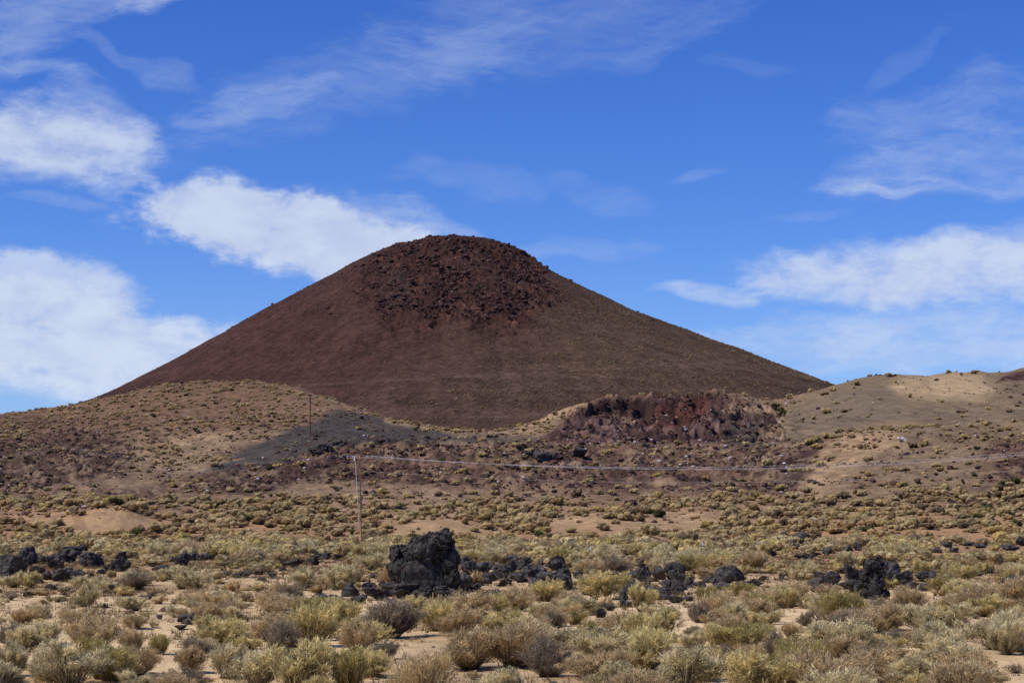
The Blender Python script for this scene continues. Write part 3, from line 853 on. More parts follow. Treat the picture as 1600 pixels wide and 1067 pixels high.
place_rock((988, 795, 20, 15, 'r'), "dark red boulder alone on the plain right of centre", None, 900, "red_boulder", "boulder", RED_ME[0])
place_rock((1232, 815, 15, 9, 'r'), "low dark red boulder beside a pale stone on the right plain", None, 903, "red_boulder", "boulder", RED_ME[1])
place_rock((1222, 810, 7, 8, 'r'), "small pointed dark red rock left of the low red boulder", None, 904, "red_boulder", "boulder", RED_ME[2])
place_rock((1271, 815, 11, 6, 'w'), "white stone among shrubs on the plain, right of the red boulders", None, 905, "pale_stone", "stone", WHITE_ME[0])
place_rock((1410, 691, 14, 9, 'w'), "white and rust stone on the tan bank of the right hill", None, 906, "pale_stone", "stone", WHITE_ME[1])
for k, (a, b_, w, h) in enumerate([(848, 722, 24, 16), (862, 718, 20, 12), (836, 716, 18, 12), (875, 720, 14, 8), (905, 716, 20, 16), (1010, 700, 26, 9), (492, 712, 22, 12), (508, 708, 20, 14), (530, 694, 22, 12), (545, 720, 22, 9), (820, 714, 13, 9), (760, 748, 14, 9)]):
    place_rock((a, b_, w, h, 'b'), "dark crag rock on the rubble slope below the grey bench, %s from the left" % ORD[sorted([848, 862, 836, 875, 905, 1010, 492, 508, 530, 545, 820, 760]).index(a)], "dark rocks on the rubble slope", 700 + k, "lava_boulder", "boulder")

# the tall crag: many angular chunks fused, then eroded
CRX, CRY, CRZ = ground_at(664, 934)
CS = CRY / F


def crag(chunks, ox, oy, S_, seed, calm_at):
    CHUNK0 = [  # column, row of centre, width, height, depth (px), tilt, seed
        (648, 893, 86, 92, 84, .05, 1), (684, 896, 72, 92, 80, -.1, 2), (664, 916, 108, 46, 88, .0, 4), (644, 868, 70, 46, 60, .06, 5), (630, 880, 44, 60, 56, .0, 21),
        (680, 866, 68, 60, 66, -.15, 7), (672, 850, 64, 42, 54, .05, 10), (686, 845, 40, 34, 42, -.1, 11), (702, 898, 36, 84, 52, -.08, 9), (660, 858, 60, 40, 50, .1, 22),
        (658, 846, 42, 36, 40, .0, 23), (673, 834, 18, 14, 22, .3, 13), (693, 838, 24, 22, 26, 0, 14), (624, 866, 34, 34, 40, -.1, 15), (636, 930, 84, 20, 50, 0, 16), (714, 920, 22, 36, 34, .1, 17), (705, 872, 26, 40, 34, .1, 18),
    ]
    chunks = chunks or CHUNK0; CS = S_
    bm = bmesh.new()
    for (cx, cy, w, h, dp, tl, sd_) in chunks:
        b2 = hull_bm(500 + sd_, 22, 1.0, .5)
        tmp = bpy.data.meshes.new("t"); b2.to_mesh(tmp); b2.free()
        M = Matrix.Translation(((cx - ox) * CS, (sd_ * 37 % 11 - 5) * CS * 1.2 * min(1, w / 60), (oy - cy) * CS)) @ Euler((0, tl, 0)).to_matrix().to_4x4() @ Matrix.Diagonal((w * CS * 1.1, dp * CS * 1.1, h * CS * 1.12, 1))
        tmp.transform(M); bm.from_mesh(tmp); bpy.data.meshes.remove(tmp)
    me = bpy.data.meshes.new("crag_chunks"); bm.to_mesh(me); bm.free()
    o = bpy.data.objects.new("tmp", me); COL.objects.link(o)
    md = o.modifiers.new("r", 'REMESH'); md.mode = 'VOXEL'; md.voxel_size = .022; md.use_smooth_shade = True
    dg = bpy.context.evaluated_depsgraph_get(); dg.update()
    ev = bpy.data.meshes.new_from_object(o.evaluated_get(dg))
    bpy.data.objects.remove(o)
    n = len(ev.vertices)
    co = np.zeros(n * 3, np.float32); no = np.zeros(n * 3, np.float32)
    ev.vertices.foreach_get("co", co); ev.vertices.foreach_get("normal", no)
    co = co.reshape(-1, 3).astype(float); no = no.reshape(-1, 3).astype(float)
    # the smooth slab faces low on the left stay calm, the head is craggy
    calm = np.exp(-(((co[:, 0] - calm_at[0]) / calm_at[2]) ** 2 + ((co[:, 2] - calm_at[1]) / calm_at[3]) ** 2)) * .85
    k = 1 - calm
    rid = 1 - np.abs(noise3(co, .34, 51) * 4)
    d_ = fracture(co, 60, .050, 3, 1.2) * (.35 + .65 * k) + fracture(co, 240, .042, 4) * k * k + fracture(co, 1300, .020, 5) * k * k + rid * .03 * k + noise3(co, .07, 57) * .04 * k + noise3(co, .05, 58) * .012
    for sd_, sc in ((61, .62), (67, .42)):
        cr = np.abs(noise3(co, sc, sd_)); d_ -= np.exp(-(cr / .010) ** 2) * .06
    co += no * d_[:, None]
    ev.vertices.foreach_set("co", co.astype(np.float32).ravel()); ev.update()
    ev.materials.clear(); ev.materials.append(M_LAVA)
    ev.polygons.foreach_set("use_smooth", np.zeros(len(ev.polygons), bool))
    ev.name = "lava_crag"
    return ev


UX, UY, UZ = ground_at(1366, 936)
R_CHUNKS = [(1366, 912, 36, 56, 36, .04, 31), (1371, 886, 26, 34, 28, -.1, 32), (1358, 896, 22, 34, 26, .12, 33), (1368, 928, 50, 24, 40, 0, 34), (1377, 905, 22, 46, 26, -.1, 35), (1363, 876, 12, 14, 14, .2, 36), (1376, 873, 10, 14, 12, -.1, 37), (1352, 918, 22, 34, 28, .1, 38)]
u_o = add("lava_crag", crag(R_CHUNKS, 1366, 936, UY / F, 5, (0, .6, .25, .8)), None, (UX, UY + .4, UZ - .1))
tag(u_o, "upright brown-black lava slab, tallest rock of the right-hand boulder group", "rock outcrop")
rock_spots.append((UX, UY + .4, .6)); ROCKBOX.append((1366, 936, 40, 64))
cr_o = add("lava_crag", crag(None, 664, 934, CS, 3, (-.50, .95, .85, .70)), None, (CRX, CRY + .5, CRZ - .12))
tag(cr_o, "tall black lava crag with a knobbly head, tallest rock on the plain", "rock outcrop")
rock_spots.append((CRX, CRY + .5, 1.2))

# loose stones: countless, so one object
def ico_rock():
    t = (1 + 5 ** .5) / 2
    v = np.array([(-1, t, 0), (1, t, 0), (-1, -t, 0), (1, -t, 0), (0, -1, t), (0, 1, t), (0, -1, -t), (0, 1, -t), (t, 0, -1), (t, 0, 1), (-t, 0, -1), (-t, 0, 1)], float)
    v /= np.linalg.norm(v[0])
    f = np.array([(0, 11, 5), (0, 5, 1), (0, 1, 7), (0, 7, 10), (0, 10, 11), (1, 5, 9), (5, 11, 4), (11, 10, 2), (10, 7, 6), (7, 1, 8), (3, 9, 4), (3, 4, 2), (3, 2, 6), (3, 6, 8), (3, 8, 9), (4, 9, 5), (2, 4, 11), (6, 2, 10), (8, 6, 7), (9, 8, 1)])
    return v, f


def stones_object(name, pts, sizes, colors, mat, label_kind='stuff'):
    v0, f0 = ico_rock()
    n = len(pts)
    jit = rng.uniform(.6, 1.15, (n, 12, 3))
    v = v0[None] * jit * sizes[:, None, None] * np.stack([np.ones(n), rng.uniform(.7, 1.1, n), rng.uniform(.45, .8, n)], 1)[:, None, :]
    a = rng.uniform(0, 6.28, n); ca, sa = np.cos(a), np.sin(a)
    vx = v[:, :, 0] * ca[:, None] - v[:, :, 1] * sa[:, None]; vy = v[:, :, 0] * sa[:, None] + v[:, :, 1] * ca[:, None]
    v = np.stack([vx, vy, v[:, :, 2]], 2) + pts[:, None, :]
    f = (f0[None] + (np.arange(n) * 12)[:, None, None]).reshape(-1)
    cc = np.repeat(colors, 12, axis=0)
    me = mesh_np(name, v.reshape(-1, 3), f, 3, cc, mat, smooth=False)
    return tag(add(name, me), kind=label_kind)


def col_mat(name, rough=0.85, spec=.2, grain=.5, scale=4.0, transl=0.0):
    m, N, b = new_mat(name, rough, spec)
    at = N.n('ShaderNodeAttribute', attribute_name='Col').outputs['Color']
    pos = N.n('ShaderNodeNewGeometry').outputs['Position']
    n = N.noise(pos, scale, 4, .65)
    f = N.m('MULTIPLY_ADD', n, grain * 2, 1 - grain)
    c = N.vm('MULTIPLY', at, N.comb(f, f, f))
    N.link(c, b.inputs['Base Color'])
    if transl:
        tr = N.n('ShaderNodeBsdfTranslucent'); N.link(c, tr.inputs[0])
        mx = N.n('ShaderNodeMixShader'); mx.inputs[0].default_value = transl
        N.link(b.outputs[0], mx.inputs[1]); N.link(tr.outputs[0], mx.inputs[2])
        N.link(mx.outputs[0], N.t.nodes['Material Output'].inputs[0])
    return m


M_STONE = col_mat("stones", .85, .25, .45, 3.0)
# on the slopes
n = 150000
u = rng.uniform(-.30, .30, n); d = np.sqrt(rng.uniform(262 ** 2, 560 ** 2, n)); xx = u * d
zz = height(xx, d); px, py = project(xx, d, zz)
r = land_roughness(xx, d, px, py)
clump = fbm(xx, d, 7.0, 3, 301)
inq = poly_mask(px, py, QUARRY, 4)
keep = rng.uniform(0, 1, n) < np.clip((r * 1.1 - .10), .03, 1) * sstep(.36, .6, clump) * (.8 + 1.2 * inq)
xx, dd_, zz, px, py = xx[keep], d[keep], zz[keep], px[keep], py[keep]
n = len(xx)
siz = .16 + rng.pareto(3.0, n) * .24; siz = np.minimum(siz, .85)
cc = np.where(rng.uniform(0, 1, (n, 1)) < .45, lin(62, 44, 42)[None], lin(92, 62, 52)[None]) * rng.uniform(.55, 1.4, (n, 1))
wprob = .02 + .10 * poly_mask(px, py, [(880, 690), (930, 665), (1100, 655), (1200, 640), (1240, 700), (1220, 770), (1000, 720)], 15) + .04 * poly_mask(px, py, [(280, 770), (330, 720), (480, 690), (500, 740), (340, 780), (120, 800), (150, 760)], 10)
isw = rng.uniform(0, 1, n) < wprob
cc[isw] = lin(205, 190, 188)[None] * rng.uniform(.6, 1.0, (isw.sum(), 1)); siz[isw] = np.minimum(siz[isw], .5)
stones_object("rubble", np.stack([xx, dd_, zz + siz * .15], 1), siz, cc, M_STONE)
# on the cone: rubble and crag blocks
n = 60000
th = rng.uniform(-1.75, 1.75, n); rr = np.sqrt(rng.uniform(4, 190 ** 2, n))
xx = CX + np.sin(th) * rr; yy = CD - np.cos(th) * rr
zz = cone_height(xx, yy)
cp = cone_cap(xx, yy, zz)
_, pyc = project(xx, yy, zz); cp2 = np.maximum(cp, .45 * cone_cap(xx, yy, zz + 14.0) * (yy < CD))
keep = rng.uniform(0, 1, n) < (.14 + .8 * cp2 * sstep(.4, .6, fbm(xx, yy, 16., 3, 311)))
top = (np.hypot(xx - CX, yy - CD) < 62) & (yy > CD - 25)
keep |= top & (rng.uniform(0, 1, n) < .10)
xx, yy, zz, cp = xx[keep], yy[keep], zz[keep], cp[keep]; n = len(xx)
siz = np.minimum(.32 + rng.pareto(2.6, n) * .50 * (0.35 + cp), 2.6)
cc = np.where(rng.uniform(0, 1, (n, 1)) < .5, lin(64, 42, 40)[None], lin(84, 54, 49)[None]) * rng.uniform(.5, 1.25, (n, 1))
w_ = rng.uniform(0, 1, n) < .02; cc[w_] = lin(170, 150, 140)[None]; siz[w_] *= .6
stones_object("rubble", np.stack([xx, yy, zz + siz * .1], 1), siz, cc, M_STONE)
# on the flat
n = 26000
d = rng.uniform(38, 300, n) ** 1.0; xx = rng.uniform(-1, 1, n) * (.30 * d + 12)
keep = rng.uniform(0, 1, n) < .25 + .75 * sstep(.5, .62, fbm(xx, d, 12., 3, 321)); xx, d = xx[keep], d[keep]; n = len(xx)
zz = height(xx, d)
siz = np.minimum(.02 + rng.pareto(3.2, n) * .035, .26)
cc = np.where(rng.uniform(0, 1, (n, 1)) < .55, lin(58, 52, 50)[None], lin(130, 100, 82)[None]) * rng.uniform(.6, 1.2, (n, 1))
stones_object("gravel", np.stack([xx, d, zz + siz * .2], 1), siz, cc, M_STONE)

# ------------------------------------------------------------------ shrubs
# look: woody colour, mid colour, tip colour, height/width, upright 0..1, leaf count factor
LOOKS = {
    'Y': dict(name="yellow-green", wood=(96, 76, 54), mid=(200, 178, 118), tip=(250, 236, 168), up=.40, leaf=1.0, tw=.6),
    'G': dict(name="pale grey-green", wood=(96, 82, 64), mid=(198, 180, 132), tip=(248, 234, 184), up=.40, leaf=1.0, tw=.6),
    'D': dict(name="dark grey twiggy", wood=(78, 66, 54), mid=(126, 110, 88), tip=(196, 176, 146), up=.30, leaf=.45, tw=1.6),
    'T': dict(name="dry tan-brown", wood=(94, 74, 56), mid=(175, 148, 104), tip=(242, 217, 167), up=.38, leaf=.8, tw=1.0),
    'O': dict(name="olive-gold", wood=(108, 88, 60), mid=(172, 150, 92), tip=(210, 198, 128), up=.75, leaf=.8, tw=1.2),
    'S': dict(name="straw-coloured", wood=(170, 142, 100), mid=(206, 178, 126), tip=(228, 208, 160), up=.85, leaf=.3, tw=1.2),
    'V': dict(name="fresh green", wood=(80, 72, 52), mid=(84, 92, 58), tip=(112, 120, 74), up=.5, leaf=1.0, tw=.5),
}
_ico = bmesh.new(); bmesh.ops.create_icosphere(_ico, subdivisions=2, radius=1.0)
ICO2_V = np.array([v.co for v in _ico.verts]); ICO2_F = np.array([[v.index for v in f.verts] for f in _ico.faces]); _ico.free()
_ico = bmesh.new(); bmesh.ops.create_icosphere(_ico, subdivisions=1, radius=1.0)
ICO1_V = np.array([v.co for v in _ico.verts]); ICO1_F = np.array([[v.index for v in f.verts] for f in _ico.faces]); _ico.free()


def bush_tris(seed, look, nstem, nleaf, lw, ll, seg=2, swidth=.010, core_k=0.0, fine=True):
    """unit bush: about 1 wide, 1 high (scaled after). returns verts (N,3), colours (N,3), all as separate triangles"""
    L = LOOKS[look]
    r = np.random.default_rng(seed)
    wood, mid, tip = (lin(*L[k]) for k in ('wood', 'mid', 'tip'))
    # the crown is a handful of overlapping lobes
    nl = r.integers(5, 10)
    lobes = np.stack([r.uniform(-.34, .34, nl), r.uniform(-.34, .34, nl), r.uniform(.15, .55, nl)], 1)
    lr = r.uniform(.15, .34, nl)
    def tips(n):
        k = r.integers(0, nl, n)
        v = r.normal(size=(n, 3)); v[:, 2] = np.abs(v[:, 2]) * .9 + .05 * v[:, 2]
        v /= np.linalg.norm(v, axis=1)[:, None]
        p = lobes[k] + v * (lr[k] * (r.uniform(.72, 1.12, n) + (r.uniform(0, 1, n) > .9) * .25))[:, None]
        p[:, 2] = np.maximum(p[:, 2], .03)
        return p, v
    V_, C_ = [], []
    def blades(b, t, w, c0, c1):
        # thin triangles from b to t, width w at b
        ax = t - b
        side = np.cross(ax, r.normal(size=ax.shape)); side /= np.linalg.norm(side, axis=1)[:, None] + 1e-9
        w = np.asarray(w).reshape(-1, 1)
        V_.append(np.stack([b - side * w / 2, b + side * w / 2, t], 1).reshape(-1, 3))
        C_.append(np.stack([c0, c0, c1], 1).reshape(-1, 3))
    if nstem:
        tp, _ = tips(nstem)
        bs = np.stack([r.normal(0, .05, nstem), r.normal(0, .05, nstem), np.zeros(nstem)], 1)
        if L['up'] > .7: bs[:, :2] = tp[:, :2] * .35
        mp = bs + (tp - bs) * np.array([.62, .62, .42]) + r.normal(0, .03, (nstem, 3))
        cw = wood[None] * r.uniform(.6, 1.3, (nstem, 1)); cm = mid[None] * r.uniform(.6, 1.2, (nstem, 1)); ct = tip[None] * r.uniform(.7, 1.1, (nstem, 1))
        blades(bs, mp + (tp - mp) * .15, np.full(nstem, swidth * 1.6), cw, cm)
        blades(mp - (mp - bs) * .1, tp, np.full(nstem, swidth), (cw + cm) / 2, ct)
        for _ in range(2 if seg > 1 else 0):
            t_ = r.uniform(.2, .9, (nstem, 1)); p = mp + (tp - mp) * t_
            q = p + (tp - mp) * r.uniform(.15, .4, (nstem, 1)) + r.normal(0, .07, (nstem, 3)); q[:, 2] = np.maximum(q[:, 2], .01)
            blades(p, q, np.full(nstem, swidth * .7), cm, ct)
    if core_k > 0:
        # the dense twiggy heart of each lobe
        IV, IF = (ICO2_V, ICO2_F) if fine else (ICO1_V, ICO1_F)
        for j in range(nl):
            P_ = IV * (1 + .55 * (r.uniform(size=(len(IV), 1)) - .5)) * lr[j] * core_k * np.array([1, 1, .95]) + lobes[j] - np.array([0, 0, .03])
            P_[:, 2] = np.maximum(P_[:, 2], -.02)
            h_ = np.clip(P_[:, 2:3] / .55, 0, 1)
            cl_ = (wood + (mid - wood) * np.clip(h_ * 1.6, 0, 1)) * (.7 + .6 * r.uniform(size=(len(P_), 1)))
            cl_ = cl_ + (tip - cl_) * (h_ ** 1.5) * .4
            V_.append(P_[IF].reshape(-1, 3)); C_.append(cl_[IF].reshape(-1, 3))
    nleaf = int(nleaf * L['leaf'])
    if nleaf > 150:
        ncl = 46 if nleaf < 1000 else 120
        cp_, cv_ = tips(ncl)
        ci = r.integers(0, ncl, nleaf)
        p = cp_[ci] + r.normal(0, .030 if ncl == 120 else .04, (nleaf, 3)) * np.array([1, 1, 1.3]); v = cv_[ci]
        p[:, 2] = np.maximum(p[:, 2], .02)
        ctone = r.uniform(.68, 1.25, ncl)[ci][:, None]
    else:
        p, v = tips(nleaf); ctone = 1.0
    # fill inside more thinly
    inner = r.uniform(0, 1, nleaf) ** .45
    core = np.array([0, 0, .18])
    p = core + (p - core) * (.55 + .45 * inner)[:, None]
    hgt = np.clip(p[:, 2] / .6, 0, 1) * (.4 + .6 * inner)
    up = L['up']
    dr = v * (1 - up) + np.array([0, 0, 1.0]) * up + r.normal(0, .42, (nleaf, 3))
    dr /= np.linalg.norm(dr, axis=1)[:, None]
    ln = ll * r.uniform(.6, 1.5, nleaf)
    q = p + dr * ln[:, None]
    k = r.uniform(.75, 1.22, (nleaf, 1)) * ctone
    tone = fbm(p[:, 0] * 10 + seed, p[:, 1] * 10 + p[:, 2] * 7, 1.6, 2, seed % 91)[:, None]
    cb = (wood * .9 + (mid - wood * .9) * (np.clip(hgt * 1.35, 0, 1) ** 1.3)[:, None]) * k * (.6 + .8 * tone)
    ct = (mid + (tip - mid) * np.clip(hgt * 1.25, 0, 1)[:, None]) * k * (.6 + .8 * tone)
    blades(p - dr * ln[:, None] * .3, q, lw * r.uniform(.6, 1.5, nleaf), cb, ct)
    return np.concatenate(V_), np.concatenate(C_)


M_SHRUB = col_mat("shrub", .9, .05, .22, 9.0, .38)

# hand-placed shrubs of the foreground: column, base row, width px, height px, look
HAND = [
 (425, 1003, 84, 44, 'T'), (480, 964, 56, 34, 'O'), (541, 986, 60, 56, 'Y'), (607, 999, 112, 58, 'D'), (560, 1019, 62, 46, 'T'), (681, 987, 66, 46, 'Y'), (652, 966, 62, 38, 'Y'),
 (718, 974, 92, 54, 'T'), (735, 1048, 92, 66, 'T'), (803, 1046, 116, 80, 'T'), (856, 1058, 76, 60, 'D'), (790, 995, 96, 40, 'Y'), (838, 1008, 60, 44, 'T'), (600, 1030, 62, 30, 'D'), (460, 1084, 118, 84, 'Y'), (545, 1082, 84, 66, 'O'),
 (395, 1078, 90, 60, 'G'), (500, 1040, 70, 36, 'G'), (936, 936, 80, 48, 'Y'), (945, 946, 24, 20, 'S'), (887, 960, 52, 36, 'T'), (850, 940, 64, 32, 'Y'), (810, 955, 60, 36, 'T'), (776, 955, 40, 30, 'Y'),
 (898, 976, 34, 26, 'O'), (866, 987, 50, 38, 'D'), (920, 1002, 32, 34, 'O'), (1003, 957, 50, 46, 'Y'), (1026, 1005, 92, 56, 'Y'), (955, 1041, 112, 60, 'G'), (1012, 1046, 62, 42, 'D'), (975, 985, 54, 30, 'T'),
 (1096, 973, 44, 34, 'D'), (1101, 944, 30, 32, 'O'), (1156, 932, 46, 22, 'O'), (1192, 952, 62, 36, 'T'), (1150, 976, 54, 36, 'G'), (1141, 1002, 56, 44, 'T'), (1170, 1044, 52, 44, 'S'), (1080, 1064, 92, 54, 'T'), (1125, 1042, 44, 34, 'D'),
 (960, 1082, 92, 48, 'G'), (1222, 948, 72, 38, 'T'), (1258, 950, 30, 24, 'S'), (1293, 942, 46, 30, 'T'), (1326, 973, 64, 54, 'O'), (1385, 986, 68, 38, 'G'), (1478, 988, 90, 46, 'G'), (1300, 1028, 122, 58, 'G'),
 (1215, 1030, 40, 50, 'D'), (1262, 978, 38, 24, 'D'), (1425, 955, 54, 42, 'T'), (1476, 927, 52, 30, 'O'), (1530, 962, 84, 54, 'T'), (1578, 950, 70, 48, 'T'), (1577, 1024, 62, 56, 'G'), (1391, 921, 32, 20, 'O'), (1400, 1012, 60, 30, 'D'),
 (1370, 1046, 62, 34, 'D'), (1238, 1072, 94, 52, 'O'), (1340, 1078, 76, 36, 'T'), (1430, 1072, 84, 44, 'G'), (1512, 1064, 84, 48, 'T'), (1590, 1052, 36, 18, 'D'), (1440, 1010, 60, 26, 'T'), (1310, 895, 30, 18, 'Y'),
 (20, 918, 40, 24, 'G'), (42, 918, 40, 26, 'Y'), (128, 925, 44, 26, 'G'), (158, 925, 36, 26, 'G'), (214, 915, 38, 26, 'G'), (262, 906, 52, 22, 'G'), (284, 920, 34, 22, 'G'), (332, 910, 38, 22, 'G'), (104, 932, 32, 18, 'D'), (62, 930, 30, 14, 'T'),
 (206, 954, 54, 24, 'G'), (225, 964, 18, 11, 'O'), (192, 932, 34, 20, 'Y'), (173, 902, 18, 14, 'Y'), (65, 1010, 66, 38, 'G'), (16, 1010, 52, 40, 'D'), (132, 1026, 50, 32, 'O'), (160, 1064, 96, 54, 'O'), (70, 1064, 66, 42, 'T'), (14, 1056, 54, 54, 'G'),
 (206, 1026, 42, 44, 'T'), (247, 1022, 48, 30, 'O'), (335, 1014, 88, 56, 'Y'), (292, 1052, 52, 46, 'T'), (318, 968, 44, 26, 'T'), (362, 972, 46, 26, 'G'), (160, 990, 44, 26, 'T'), (120, 1000, 40, 26, 'G'), (300, 1078, 60, 34, 'D'), (215, 1080, 60, 32, 'G'),
 (20, 1082, 60, 30, 'D'), (110, 970, 36, 18, 'G'), (60, 968, 36, 18, 'T'), (140, 960, 30, 14, 'O'), (250, 944, 30, 16, 'T'), (380, 940, 36, 20, 'T'), (430, 960, 40, 22, 'T'), (445, 930, 44, 22, 'T'), (400, 925, 34, 18, 'G'), (345, 940, 36, 20, 'G'),
 (745, 915, 24, 26, 'T'), (842, 880, 24, 14, 'S'), (857, 895, 18, 10, 'S'), (1345, 898, 30, 18, 'Y'), (1030, 935, 24, 22, 'D'), (1010, 925, 20, 26, 'D'), (1368, 935, 24, 24, 'D'),
]
# open sand between the shrubs
BARE = [
 [(590, 1067), (600, 1035), (640, 1005), (690, 1000), (700, 1030), (720, 1067)], [(862, 1067), (870, 1030), (880, 990), (915, 945), (935, 975), (905, 1010), (905, 1067)],
 [(1040, 990), (1060, 960), (1075, 970), (1085, 1010), (1050, 1020)], [(1110, 945), (1140, 925), (1170, 930), (1130, 960)], [(1200, 1000), (1200, 960), (1260, 950), (1300, 960), (1290, 985), (1230, 990)],
 [(1190, 1067), (1195, 1000), (1230, 1010), (1210, 1067)], [(1520, 1067), (1520, 970), (1560, 985), (1550, 1020), (1600, 1030), (1600, 1067)], [(1120, 1067), (1130, 1045), (1200, 1048), (1200, 1067)],
 [(170, 960), (230, 945), (300, 955), (280, 965)], [(100, 1030), (115, 1028), (110, 1058), (95, 1055)], [(212, 1035), (290, 1020), (270, 1060), (220, 1060)], [(770, 945), (790, 935), (800, 948), (780, 960)],
 [(1420, 1000), (1500, 995), (1500, 1010), (1430, 1015)],
]
bushes = []   # x, y, z, width, height, look, seed
for (cx, by, w, h, lk) in HAND:
    X, Y, Z = ground_at(cx, by)
    s = Y / F
    bushes.append((X, Y + w * s * .25, None, w * s * 1.08, h * s * 1.12, lk))
HX = np.array([b[0] for b in bushes]); HY = np.array([b[1] for b in bushes]); HW = np.array([b[3] for b in bushes])
RX = np.array([r_[0] for r_ in rock_spots]); RY = np.array([r_[1] for r_ in rock_spots]); RW = np.array([r_[2] for r_ in rock_spots])


def scatter(n, d0, d1, dens, wmin, wmax, spacing, seed, power=1.0):
    """dart throwing over the fan in view; dens(x, y, px, py) -> 0..1"""
    r = np.random.default_rng(seed)
    wide = 20.0 * 2 / (.59 * (d0 + d1)) * 2    # the scrub goes on beyond the edges of the photograph
    n = int(n * (1 + wide))
    d = np.sqrt(r.uniform(d0 ** 2, d1 ** 2, n)); x = r.uniform(-1, 1, n) * (.295 * d + .295 * wide * (d0 + d1) / 2)
    z = height(x, d); px, py = project(x, d, z)
    w = wmin + (wmax - wmin) * r.uniform(0, 1, n) ** (1.7 if d1 < 100 else 2.6)
    keep = r.uniform(0, 1, n) < dens(x, d, px, py)
    x, d, z, w, px, py = [a[keep] for a in (x, d, z, w, px, py)]
    order = np.argsort(-w); cell = {}; out = []
    cs = wmax * spacing
    for i in order:
        gx, gy = int(x[i] // cs), int(d[i] // cs); ok = True
        for ax in (-1, 0, 1):
            for ay in (-1, 0, 1):
                for j in cell.get((gx + ax, gy + ay), ()):
                    if (x[i] - x[j]) ** 2 + (d[i] - d[j]) ** 2 < ((w[i] + w[j]) * .5 * spacing) ** 2: ok = False; break
                if not ok: break
            if not ok: break
        if ok: cell.setdefault((gx, gy), []).append(i); out.append(i)
    out = np.array(out, int)
    return x[out], d[out], z[out], w[out], px[out], py[out]


def dens_flat(x, y, px, py):
    m = .12 + .88 * sstep(.42, .53, fbm(x, y, 7., 3, 401))
    bare = np.zeros_like(x)
    for b in BARE: bare = np.maximum(bare, poly_mask(px, py, b, 3))
    for b in (MOUND_TAN, MOUND_TAN2, MOUND_TAN3, MOUND_TAN4): bare = np.maximum(bare, .9 * poly_mask(px, py, b, 3))
    return m * (1 - bare)


def dens_slope(x, y, px, py):
    m = .06 + .94 * sstep(.43, .60, fbm(x, y, 9., 5, 411, .65))
    m *= 1 - .96 * poly_mask(px, py, GREY, 4)
    m *= 1 - .85 * poly_mask(px, py, QUARRY, 3)
    m *= 1 - .6 * poly_mask(px, py, RED_LEFT, 8)
    m *= 1 - .35 * poly_mask(px, py, RUBBLE, 6)
    m *= 1 - .94 * poly_mask(px, py, [(1190, 700), (1215, 640), (1300, 600), (1420, 570), (1700, 560), (1700, 648), (1450, 666), (1330, 672), (1250, 695)], 3)
    m *= 1 - .5 * poly_mask(px, py, TAN_R2, 3)
    return m


def away(x, y, w, X2, Y2, W2, k=.62):
    ok = np.ones(len(x), bool)
    for a, b, c_ in zip(X2, Y2, W2):
        ok &= (x - a) ** 2 + (y - b) ** 2 > ((w * .5 + c_ * .5) * k) ** 2
    return ok


def clear_of_rocks(x, y, z, w):
    """a shrub may not stand right in front of a boulder it would hide"""
    px, py = project(x, y, z); wp = w / y * F * .42; hp = w * .62 / y * F
    ok = np.ones(len(x), bool)
    for (rcx, rby, rw, rh) in ROCKBOX:
        ok &= ~((np.abs(px - rcx) < wp + rw * .45) & (py > rby - 2) & (py - hp < rby - rh * .22))
    return ok


sx, sy, sz, sw_, spx, spy = scatter(3600, 38, 85, dens_flat, .28, 1.8, .88, 1)
ok = away(sx, sy, sw_, HX, HY, HW, .85) & away(sx, sy, sw_, RX, RY, RW * 2, .9) & clear_of_rocks(sx, sy, sz, sw_)
A = [a[ok] for a in (sx, sy, sz, sw_)]
sx, sy, sz, sw_, spx, spy = scatter(12000, 85, 215, dens_flat, .45, 2.3, .86, 2)
ok = away(sx, sy, sw_, HX, HY, HW, .8) & away(sx, sy, sw_, RX, RY, RW * 2, .85) & clear_of_rocks(sx, sy, sz, sw_)
B = [a[ok] for a in (sx, sy, sz, sw_)]
sx, sy, sz, sw_, spx, spy = scatter(12000, 215, 300, dens_flat, .40, 2.4, .80, 3)
C3 = [sx, sy, sz, sw_]
sx, sy, sz, sw_, spx, spy = scatter(40000, 300, 700, dens_slope, .28, 1.9, .86, 4)
D3 = [sx, sy, sz, sw_]
ax_, ay_, az_, aw_ = [np.concatenate(t) for t in zip(A, B, C3, D3)]
tone = fbm(ax_, ay_, 14., 3, 431); rr = rng.uniform(0, 1, len(ax_))
for i in range(len(ax_)):
    d = ay_[i]; q = rr[i]
    if d < 95:
        lk = 'T' if q < .30 else 'G' if q < .60 else 'D' if q < .67 else 'Y' if q < .86 else 'O' if q < .93 else 'S'
    elif d < 225:
        lk = 'G' if q < .40 else 'Y' if q < .68 else 'T' if q < .88 else 'O' if q < .93 else 'D' if q < .98 else 'S'
    else:
        lk = 'G' if q < .48 else 'Y' if q < .64 else 'T' if q < .92 else 'D' if q < .985 else 'V'
    hr = random.uniform(.48, .74) * (1.1 if lk in 'OS' else 1)
    bushes.append((ax_[i], ay_[i], az_[i], aw_[i], aw_[i] * hr, lk))
